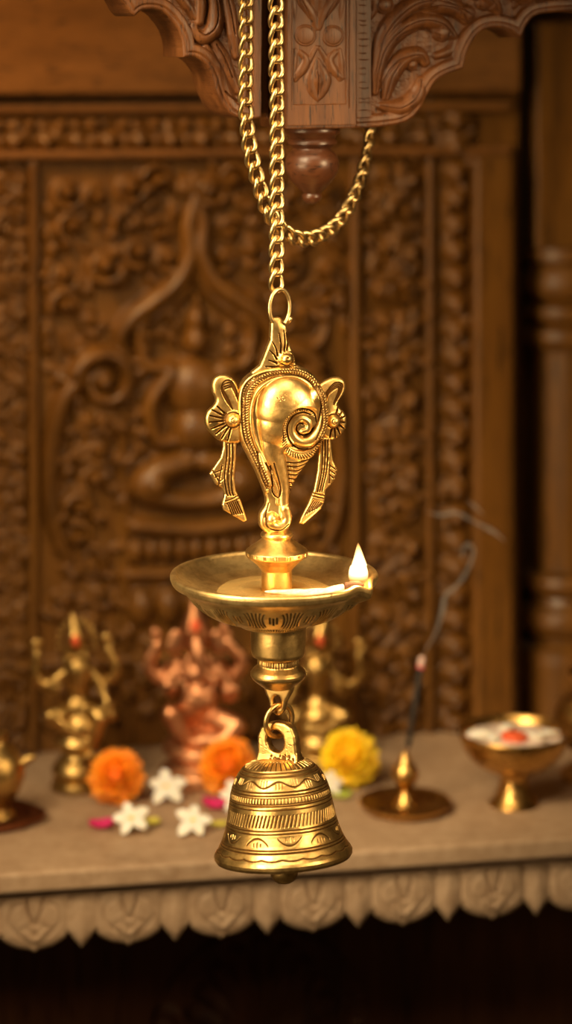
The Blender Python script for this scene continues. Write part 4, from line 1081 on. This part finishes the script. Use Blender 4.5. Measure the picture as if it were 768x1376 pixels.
# rear arms
g.limb([(240, 892, -2), (222, 906, -3), (213, 912, 0)], [9, 8.5, 8]).limb([(213, 912, 0), (200, 892, 2), (211, 866, 2)], [8, 7.5, 6]).hand(212, 860, 3, 1, -1); g.ball(209, 850, 3, (8, 5, 8))
g.limb([(294, 896, -2), (306, 908, -3), (314, 908, 0)], [9, 8, 7.5]).limb([(314, 908, 0), (326, 888, 2), (306, 862, 2)], [7.5, 7, 5.6]).hand(303, 855, 3, 1, 1); g.ball(302, 843, 3, (6, 5, 8))
# front arms
g.limb([(240, 896, 4), (226, 912, 14), (230, 924, 22)], [8.5, 8, 7]).limb([(230, 924, 22), (234, 914, 32)], [7, 5.6]).hand(234, 908, 34, 1, 1)
g.limb([(294, 900, 4), (306, 916, 12), (308, 930, 20)], [8.5, 8, 7]).limb([(308, 930, 20), (316, 926, 30)], [7, 5.6]).hand(316, 922, 32, 1, -1); g.ball(316, 916, 36, 7)
# legs
g.limb([(256, 958, 6), (240, 954, 26), (232, 950, 34)], [15, 14, 12]).limb([(232, 950, 34), (244, 972, 34), (262, 990, 30)], [11.5, 10.5, 8]).ball(266, 996, 34, (10, 9, 5))
g.limb([(282, 962, 6), (302, 964, 22), (318, 966, 30)], [15, 14, 11]).limb([(318, 966, 30), (300, 984, 36), (272, 984, 38)], [11, 10, 7.5]).ball(266, 984, 40, (9, 7, 5))
g.ball(272, 985, 8, (44, 28, 12))
fuse('figure', g.mb, .0011, COPPER, gan)
for s in (-1, 1):
    m = MB(); g.ball(264 + s * 27, 862, 2, (13, 4, 17), m); g.ball(264 + s * 34, 868, 3, (7, 3.5, 11), m); fuse('ear', m, .0011, COPPER, gan, 3)
m = MB(); g.limb([(263, 844, 6), (262, 832, 5), (261, 820, 3), (260, 810, 2)], [17, 13, 8, 3], m)
for i in range(9):
    a = 2 * PI * i / 9; g.ball(263 + 16 * math.cos(a), 840, 6 + 14 * math.sin(a), 3.2, m)
fuse('crown', m, .0011, COPPER, gan, 2)
m = MB(); g.ball(263.5, 836, 23, (7.5, 5, 9), m); m.build('vermilion_mark', RED, gan)
m = MB(); m.tube([Vector(t) for t in resample([tuple(g.w(240, 893, 14)), tuple(g.w(252, 918, 28)), tuple(g.w(270, 926, 31)), tuple(g.w(290, 912, 26)), tuple(g.w(294, 896, 14))], n=26)], 2.4 * g.k, 8); m.build('necklace', COPPER, gan)
pedestal(g, [(0, 990), (44, 992), (52, 998), (54, 1006), (46, 1014), (42, 1018), (48, 1024), (56, 1030), (58, 1040), (57, 1046), (0, 1046)], gan, COPPER, petals=26)

# ================================================================== FLOWERS
OR = plain('orange_petals', (.95, .21, .002), .55, (1.0, .33, .006), 90, sss=.25); YE = plain('yellow_petals', (.98, .56, .004), .55, (1.0, .70, .01), 90, sss=.25)
def marigold(px, py_base, Rpx, label, mat, sd):
    rg = random.Random(sd); p = shelf_at(px, py_base); k = (p.y + D) / F; Rm = Rpx * k
    root = thing('marigold_flower', label, 'flower', p); c = p + Vector((0, 0, Rm * .86)); m = MB()
    lean = Matrix.Rotation(R_(50), 3, 'X')
    N = 130
    for i in range(N):
        f = (i + .5) / N; ph = math.acos(1 - 1.72 * f); th = i * 2.39996 + rg.uniform(-.15, .15)
        dr = Vector((math.sin(ph) * math.cos(th), math.sin(ph) * math.sin(th), math.cos(ph)))
        rr = Rm * (1 + rg.uniform(-.13, .06)) * (.80 if f < .04 else 1); 
        up = Vector((0, 0, 1)); t1 = dr.cross(up).normalized() if abs(dr.z) < .99 else Vector((1, 0, 0)); t2 = t1.cross(dr).normalized()
        # petal: base near centre, ruffled outer edge opening upwards
        wd = Rm * rg.uniform(.22, .33); tl = dr; o_ = rg.uniform(.1, .35)
        nr = 5; nc = 4; vs = []
        for a in range(nc):
            s = a / (nc - 1); ctr = c + dr * (rr * (.55 + .45 * s)) * Vector((1, 1, .86)).x + t2 * (o_ * Rm * .35 * s * s)
            for b in range(nr):
                q = b / (nr - 1) * 2 - 1; ww = wd * (.35 + .65 * math.sin(min(s * 1.9, 1.57)))
                vs.append(c + (lean @ ((ctr - c) + t1 * q * ww + dr * (-.28 * q * q * wd + (.09 * Rm * math.sin(b * 2.6 + i) * s)) + t2 * (.14 * wd * math.cos(b * 3 + i)))))
        fs = [(a * nr + b, a * nr + b + 1, (a + 1) * nr + b + 1, (a + 1) * nr + b) for a in range(nc - 1) for b in range(nr - 1)]
        n0 = len(m.v); m.add(vs, fs)
    pet = m.build('petals', mat, root); sol = pet.modifiers.new('s', 'SOLIDIFY'); sol.thickness = .0004
    cm = MB().ball(c, Rm * .62, 16, 10); cm.build('flower_core', mat, root)
    m2 = MB(); m2.ball(p + Vector((0, Rm * .1, Rm * .16)), (Rm * .3, Rm * .3, Rm * .16)); m2.build('calyx', GREEN, root)
    return root
GREEN = plain('green_leaf', (.14, .25, .03), .5, (.22, .33, .05), 90)
marigold(156, 1076, 37, 'orange marigold head in front of the brass goddess figurine', OR, 1)
marigold(306, 1064, 39, 'orange marigold head beside the bell, in front of the copper figurine', OR, 2)
marigold(469, 1054, 39.5, 'bright yellow marigold head right of the bell', YE, 3)
WH = plain('white_petals', (.88, .84, .76), .5, (.80, .74, .62), 60, sss=.3); YC = plain('flower_eye', (.85, .55, .05), .6)
def jasmine(px, py, Rpx, label, rot, pitch, npet=5, grp=None):
    p = shelf_at(px, py); k = (p.y + D) / F; Rm = Rpx * k
    root = thing('jasmine_flower', label, 'flower', p, (pitch, 0, 0)); root.rotation_euler = (0, 0, 0)
    Mx = Matrix.Rotation(pitch, 3, 'X') ; c = p + Vector((0, 0, Rm * (.22 + .75 * math.sin(abs(pitch)))))
    for i in range(npet):
        a = rot + 2 * PI * i / npet + random.uniform(-.18, .18); vs = []; Rl = Rm; Rm = Rl * random.uniform(.92, 1.16); nl, nw = 9, 7
        for s_ in range(nl):
            s = s_ / (nl - 1); w_ = Rm * .29 * math.sin(PI * min(s * .93 + .07, 1)) ** .65
            for b in range(nw):
                q = b / (nw - 1) * 2 - 1
                l = Vector((Rm * (.06 + .94 * s), q * w_, Rm * (.16 * s - .30 * s * s + .10 * q * q * s)))
                vs.append(c + Mx @ (Matrix.Rotation(a, 3, 'Z') @ l))
        fs = [(x * nw + y, x * nw + y + 1, (x + 1) * nw + y + 1, (x + 1) * nw + y) for x in range(nl - 1) for y in range(nw - 1)]
        o = MB().add(vs, fs).build('petal', WH, root); Rm = Rl; sl_ = o.modifiers.new('s', 'SOLIDIFY'); sl_.thickness = .0008
    MB().ball(c + Mx @ Vector((0, 0, Rm * .04)), (Rm * .13, Rm * .13, Rm * .09)).build('flower_eye', YC, root)
    t = c - Mx @ Vector((0, 0, Rm * .02)); e = Vector((t.x + Rm * .1, t.y + Rm * .35, p.z + Rm * .1)); MB().tube([t, (t + e) / 2, e], [Rm * .08, Rm * .07, Rm * .06], 8).build('flower_tube', GREEN, root)
    return root
jasmine(223, 1077, 26, 'white jasmine flower between the orange marigold and the copper figurine', .3, R_(48))
jasmine(176, 1121, 27, 'white jasmine flower nearest the shelf edge, beside the left pink petal', .62, R_(50))
jasmine(259, 1121, 26, 'white jasmine flower just left of the bell', .1, R_(42))
jasmine(316, 1090, 24, 'white jasmine flower partly hidden behind the left side of the bell', .5, R_(48))
jasmine(443, 1066, 20, 'white jasmine flower under the yellow marigold, behind the bell', .2, R_(40))
PINK = plain('magenta_petal', (.55, .012, .13), .5, (.68, .03, .2), 90, sss=.15)
YG = plain('yellow_green_petal', (.55, .48, .06), .5, (.65, .58, .12), 90)
def petal(px, py, L, W_, rot, mat, label, name='rose_petal', hgt=.35):
    p = shelf_at(px, py); k = (p.y + D) / F; vs = []; nl, nw = 12, 9
    for i in range(nl):
        s = i / (nl - 1) * 2 - 1
        for j in range(nw):
            q = j / (nw - 1) * 2 - 1; w_ = W_ * math.sqrt(max(1 - s * s, .0)) * (1 + .2 * s)
            l = Vector((s * L, q * w_, W_ * hgt * (q * q * .9 + s * s * .7) + .6))
            vs.append(p + Matrix.Rotation(rot, 3, 'Z') @ (l * k))
    fs = [(x * nw + y, x * nw + y + 1, (x + 1) * nw + y + 1, (x + 1) * nw + y) for x in range(nl - 1) for y in range(nw - 1)]
    o = recenter(MB().add(vs, fs).build(name, mat)); sl_ = o.modifiers.new('s', 'SOLIDIFY'); sl_.thickness = .0006
    tag(o, label, 'petal'); return o
petal(136, 1113, 17, 15, .2, PINK, 'magenta rose petal left of the front jasmine flower', hgt=.5)
petal(290, 1087, 19, 17, -.15, PINK, 'magenta rose petal beside the bell, behind a jasmine flower', hgt=.55)
petal(204, 1108, 11, 12, .5, YG, 'small yellow petal right of the front jasmine flower', 'yellow_petal')
petal(294, 1110, 12, 9, .1, YG, 'small yellow petal touching the left side of the bell', 'yellow_petal')
petal(458, 1072, 14, 12, .3, plain('lime_petal', (.38, .45, .06), .5), 'small lime green petal in front of the yellow marigold', 'green_petal')

# ================================================================== INCENSE
ip = shelf_at(544, 1088); ki = (ip.y + D) / F
inc = thing('incense_holder', 'brass incense holder, a slender turned stem on a round saucer', 'incense holder', ip)
IX = (ip.x, ip.y, ip.z)
lathe('saucer', OLDB, [(0, -8), (30, -7.5), (50, -8), (57, -11), (60, -13), (62, -12), (60, -7), (54, -2), (46, 0), (0, 0)], inc, IX, k=ki, nseg=80)
lathe('stem', OLDB, smooth_prof([(1.5, -78), (4, -77.5), (6, -73), (9, -66), (15, -58), (18, -50), (17, -43), (12, -34), (7, -28), (6, -25), (9, -22), (13, -14), (17, -9), (19, -7)], 4), inc, IX, k=ki, nseg=48)
tipP = at(567, 882, ip.y + .0); botP = ip + Vector((0, 0, 60 * ki)); 
stick = thing('incense_stick', 'thin black incense stick with a glowing ash tip standing in the holder', 'incense stick', botP)
a_, b_ = botP, tipP; dirn = (b_ - a_)
MB().tube([a_, a_ + dirn * .18], 1.6 * ki, 8).build('bamboo_core', plain('bamboo', (.22, .10, .04), .6), stick)
MB().tube([a_ + dirn * .16, a_ + dirn * .18, a_ + dirn * .9, a_ + dirn * .905], [2.2 * ki, 3.6 * ki, 4.2 * ki, 4.0 * ki], 12).build('incense_paste', plain('black_incense', (.012, .010, .009), .8, (.03, .022, .018), 300), stick)
ASH = plain('ash', (.55, .38, .34), .9, (.7, .48, .42), 400)
MB().tube([a_ + dirn * .905, a_ + dirn * .94, a_ + dirn * .985, a_ + dirn * 1.0], [4.4 * ki, 4.6 * ki, 4.0 * ki, 2.2 * ki], 12).build('ash_tip', ASH, stick)
em_, nt, b, out = newmat('ember'); b.inputs['Base Color'].default_value = (.3, .03, .03, 1); b.inputs['Emission Color'].default_value = (1, .12, .10, 1); b.inputs['Emission Strength'].default_value = .6
MB().tube([a_ + dirn * .893, a_ + dirn * .91], [4.9 * ki, 4.9 * ki], 12).build('ember', em_, stick)
# smoke
sm = bpy.data.materials.new('smoke'); sm.use_nodes = True; nt = sm.node_tree; nt.nodes.clear(); out = nt.nodes.new('ShaderNodeOutputMaterial'); vs_ = nt.nodes.new('ShaderNodeVolumeScatter')
vs_.inputs['Color'].default_value = (.86, .80, .78, 1); vs_.inputs['Density'].default_value = 260; vs_.inputs['Anisotropy'].default_value = .2; nt.links.new(vs_.outputs[0], out.inputs['Volume'])
def wisp(path, rr, label, flat=.6):
    C = resample([tuple(at(x, y, ip.y + dy)) for x, y, dy in path], n=60)
    o = MB().tube([Vector(c) for c in C], list(np.interp(np.linspace(0, 1, 60), np.linspace(0, 1, len(rr)), rr) * ki), 14, flat=flat).build('incense_smoke', sm)
    recenter(o); tag(o, label, 'smoke', kind='stuff'); return o
wisp([(568, 881, 0), (575, 868, 0), (586, 848, .002), (594, 822, .004), (598, 800, .005), (610, 790, .004), (622, 776, .003), (632, 756, .003), (636, 740, .004), (630, 731, .006), (622, 738, .009), (621, 750, .010)], [1.2, 2.4, 3.2, 4.2, 5.5, 4.5, 3.8, 3.8, 3.5, 3.5, 3.5, 1.5], 'thin grey smoke thread curling up from the incense stick')
wisp([(572, 688, .01), (592, 692, .012), (615, 690, .012), (640, 703, .01), (662, 714, .01), (678, 727, .01)], [1, 4.5, 4, 3, 5, 1.5], 'faint drifting wisp of smoke, the wider one above the curl')
wisp([(626, 672, .015), (636, 679, .015), (650, 692, .015)], [1, 4, 1], 'faint short wisp of smoke at the top of the plume')

# ================================================================== BOWL, POTS
bpz = shelf_at(690, 1080); kb = (bpz.y + D) / F; BXa = tuple(bpz)
bowl = thing('brass_bowl', 'footed brass bowl filled with white offerings and red powder', 'bowl', bpz)
lathe('cup', OLDB, smooth_prof([(0, -57), (40, -62), (62, -80), (70, -96), (71, -98.5), (74, -99), (75, -96), (72, -86), (66, -72), (56, -60), (42, -50), (26, -43), (16, -40), (0, -39)], 3), bowl, BXa, k=kb, nseg=96)
lathe('foot', OLDB, [(0, -44), (22, -43), (20, -38), (18, -33), (20, -24), (25, -12), (31, -4), (34, -1), (34, 0), (0, 0)], bowl, BXa, k=kb, nseg=64, step=2)
RICE = plain('rice', (.80, .68, .60), .7, (.66, .50, .42), 500, bs=.5)
m = MB(); n1, n2 = 20, 48
for i in range(n1 + 1):
    f = i / n1
    for j in range(n2):
        a = 2 * PI * j / n2; h = -88 - 7 * math.cos(f * PI / 2) - (1.5 * math.sin(5 * a + 9 * f) + rng.normal(0, .5)) * (f < .96); R0 = 66 * f
        m.v.append(tuple(bpz + Vector((R0 * math.cos(a) * kb, R0 * math.sin(a) * kb, -h * kb))))
for i in range(n1):
    for j in range(n2): m.f.append((i * n2 + j, (i + 1) * n2 + j, (i + 1) * n2 + (j + 1) % n2, i * n2 + (j + 1) % n2))
rice = recenter(m.build('rice_heap', RICE)); tag(rice, 'mound of white rice filling the footed brass bowl', 'rice', kind='stuff')
def bw(dx, fr, h): return bpz + Vector((dx * kb, -fr * kb, h * kb))
for i, (dx, fr, rx, lab) in enumerate(((-46, 10, 17, 'white petal at the left side of the footed bowl'), (-26, 26, 15, 'white petal left of the red powder in the footed bowl'), (28, 22, 17, 'white petal right of the red powder in the footed bowl'), (48, 4, 14, 'white petal at the right side of the footed bowl'), (-8, -22, 16, 'white petal at the back of the footed bowl'))):
    q = MB(); M = Matrix.Rotation(i * 1.1, 3, 'Z') @ Matrix.Rotation(.25, 3, 'X'); q.ball(bw(dx, fr, 97), (rx * kb, rx * .6 * kb, 3.4 * kb), 18, 10, M); tag(recenter(q.build('white_petal', WH)), lab, 'petal')
q = MB(); q.ball(bw(-2, 20, 95), (19 * kb, 17 * kb, 9 * kb), 28, 14); kk = q.build('red_powder', RED); recenter(kk); tag(kk, 'small heap of red powder in the middle of the footed bowl', 'powder', kind='stuff')
# pot at the right edge
rp = shelf_at(798, 1046); kr = (rp.y + D) / F
pot = thing('brass_pot', 'rounded brass pot cut off by the right edge of the photo', 'pot', rp)
lathe('pot_body', OLDB, smooth_prof([(0, -110), (22, -112), (24, -130), (27, -140), (36, -144), (37, -141), (30, -134), (28, -122), (36, -114), (48, -102), (54, -86), (52, -66), (42, -48), (28, -36)], 4), pot, tuple(rp), k=kr, nseg=72)
lathe('pot_foot', OLDB, [(0, -38), (28, -37), (24, -30), (26, -22), (40, -14), (46, -8), (46, 0), (0, 0)], pot, tuple(rp), k=kr, nseg=64, step=2)
# spouted vessel at the left edge
lp = shelf_at(-4, 1104); kl = (lp.y + D) / F
tray = thing('copper_tray', 'small dark copper leaf-shaped tray under the spouted brass vessel', 'tray', lp)
m = MB(); N = 40; out1 = []
for i in range(N):
    a = 2 * PI * i / N; x = 66 * math.cos(a); y = 58 * math.sin(a) * (1 - .45 * max(math.cos(a), 0) ** 2); out1.append((x, y))
rows = [(.0, 5), (.8, 5), (.93, 7), (1.0, 13), (1.02, 12), (.95, 4), (.86, 2), (.0, 2)]
for f, h in rows:
    for x, y in out1: m.v.append(tuple(lp + Vector((x * max(f, .001) * kl, y * max(f, .001) * kl, h * kl))))
for i in range(len(rows) - 1):
    for j in range(N): m.f.append((i * N + j, (i + 1) * N + j, (i + 1) * N + (j + 1) % N, i * N + (j + 1) % N))
m.build('tray_body', COPD, tray)
for dx, dy in ((38, -24), (38, 24), (-38, -24), (-38, 24)):
    MB().tube([lp + Vector((dx * kl, dy * kl, 5 * kl)), lp + Vector((dx * kl, dy * kl, 0))], [6 * kl, 4 * kl], 10).build('foot', COPD, tray)
ves = thing('spouted_brass_vessel', 'brass vessel with a short spout, cut off by the left edge of the photo', 'vessel', lp + Vector((0, 0, 6.0 * kl)))
VX = tuple(lp + Vector((0, 0, 6.0 * kl)))
lathe('vessel_body', OLD, smooth_prof([(0, 0), (22, 0), (24, -6), (18, -12), (20, -20), (30, -34), (36, -52), (36, -68), (30, -84), (20, -94), (14, -100), (12, -106), (16, -112), (10, -116), (0, -118)], 4)[::-1], ves, VX, k=kl, nseg=64)
def lv(x, fr, h): return Vector(VX) + Vector((x * kl, -fr * kl, h * kl))
MB().tube([lv(24, 0, 66), lv(36, 0, 74), lv(44, 0, 80), lv(50, 0, 81)], [11 * kl, 7 * kl, 5 * kl, 6 * kl], 14).build('spout', OLD, ves)
MB().tube([Vector(t) for t in resample([tuple(lv(-24, 0, 84)), tuple(lv(-50, 0, 74)), tuple(lv(-52, 0, 50)), tuple(lv(-30, 0, 34))], n=20)], 3.4 * kl, 10).build('handle', OLD, ves)

GR = {'marigold_flower': 'marigold heads on the stone shelf', 'jasmine_flower': 'white jasmine flowers on the stone shelf', 'rose_petal': 'loose petals on the stone shelf', 'yellow_petal': 'loose petals on the stone shelf', 'green_petal': 'loose petals on the stone shelf', 'white_petal': 'white petals in the footed brass bowl', 'brass_chain': 'brass chains at the wooden bracket', 'incense_smoke': 'smoke wisps from the incense stick', 'carved_border': 'carved upright borders of the wooden wall', 'goddess_figurine': 'brass seated figurines on the stone shelf'}
for o in bpy.data.objects:
    if o.parent is None and o.name.split('.')[0] in GR: o['group'] = GR[o.name.split('.')[0]]
# ================================================================== LIGHT
def area(name, loc, target, size, power, col, sy=None):
    l = bpy.data.lights.new(name, 'AREA'); l.energy = power; l.color = col; l.size = size
    if sy: l.shape = 'RECTANGLE'; l.size_y = sy
    o = bpy.data.objects.new(name, l); COL.objects.link(o); o.location = loc
    o.rotation_euler = (Vector(target) - Vector(loc)).to_track_quat('-Z', 'Y').to_euler(); return o
area('key_light', (-.70, -.80, 2.0), (-.05, 0, 1.20), .6, 5.0, (1, .76, .44)).data.spread = R_(52)
area('top_light', (.05, -.32, 1.92), (0, 0, 1.1), .55, 1.7, (1, .74, .42)).data.spread = R_(80)
area('low_left_light', (-.75, -.75, 1.25), (0, 0, 1.2), .4, 1.5, (1, .72, .38)).data.spread = R_(36)
area('right_light', (.85, -.60, 1.55), (0, 0, 1.22), .3, 1.4, (1, .70, .36)).data.spread = R_(45)
def spot(name, loc, target, power, col, ang, blend, rad):
    l = bpy.data.lights.new(name, 'SPOT'); l.energy = power; l.color = col; l.spot_size = R_(ang); l.spot_blend = blend; l.shadow_soft_size = rad
    o = bpy.data.objects.new(name, l); COL.objects.link(o); o.location = loc
    o.rotation_euler = (Vector(target) - Vector(loc)).to_track_quat('-Z', 'Y').to_euler(); return o
spot('wall_spot', (-.62, .22, 1.85), shr(-.13, VW, 1.36), 31, (1, .56, .19), 44, 1, .05)
spot('shelf_spot', (-.52, .12, 2.0), shr(0, .15, ZS), 11, (1, .70, .36), 42, 1, .06)
pl = bpy.data.lights.new('flame_light', 'POINT'); pl.energy = .25; pl.color = (1, .55, .2); pl.shadow_soft_size = .006
po = bpy.data.objects.new('flame_light', pl); COL.objects.link(po); po.location = fb + Vector((0, 0, 30 * fk))
w = bpy.data.worlds.new('world'); scn.world = w; w.use_nodes = True; nt = w.node_tree; nt.nodes.clear()
out = nt.nodes.new('ShaderNodeOutputWorld'); bg = nt.nodes.new('ShaderNodeBackground'); tc = nt.nodes.new('ShaderNodeTexCoord'); nz = nt.nodes.new('ShaderNodeTexNoise')
nz.inputs['Scale'].default_value = 2.2; nz.inputs['Detail'].default_value = 3; nt.links.new(tc.outputs['Generated'], nz.inputs[0])
c_ = ramp(nt, nz.outputs[0], [(.38, (.030, .014, .005)), (.52, (.16, .085, .032)), (.66, (.62, .38, .17))])
nt.links.new(c_, bg.inputs[0]); bg.inputs[1].default_value = .22; nt.links.new(bg.outputs[0], out.inputs[0])

vs_ = scn.view_settings; vs_.view_transform = 'Standard'; vs_.look = 'None'; vs_.gamma = 1; vs_.use_curve_mapping = False; vs_.exposure = -0.25
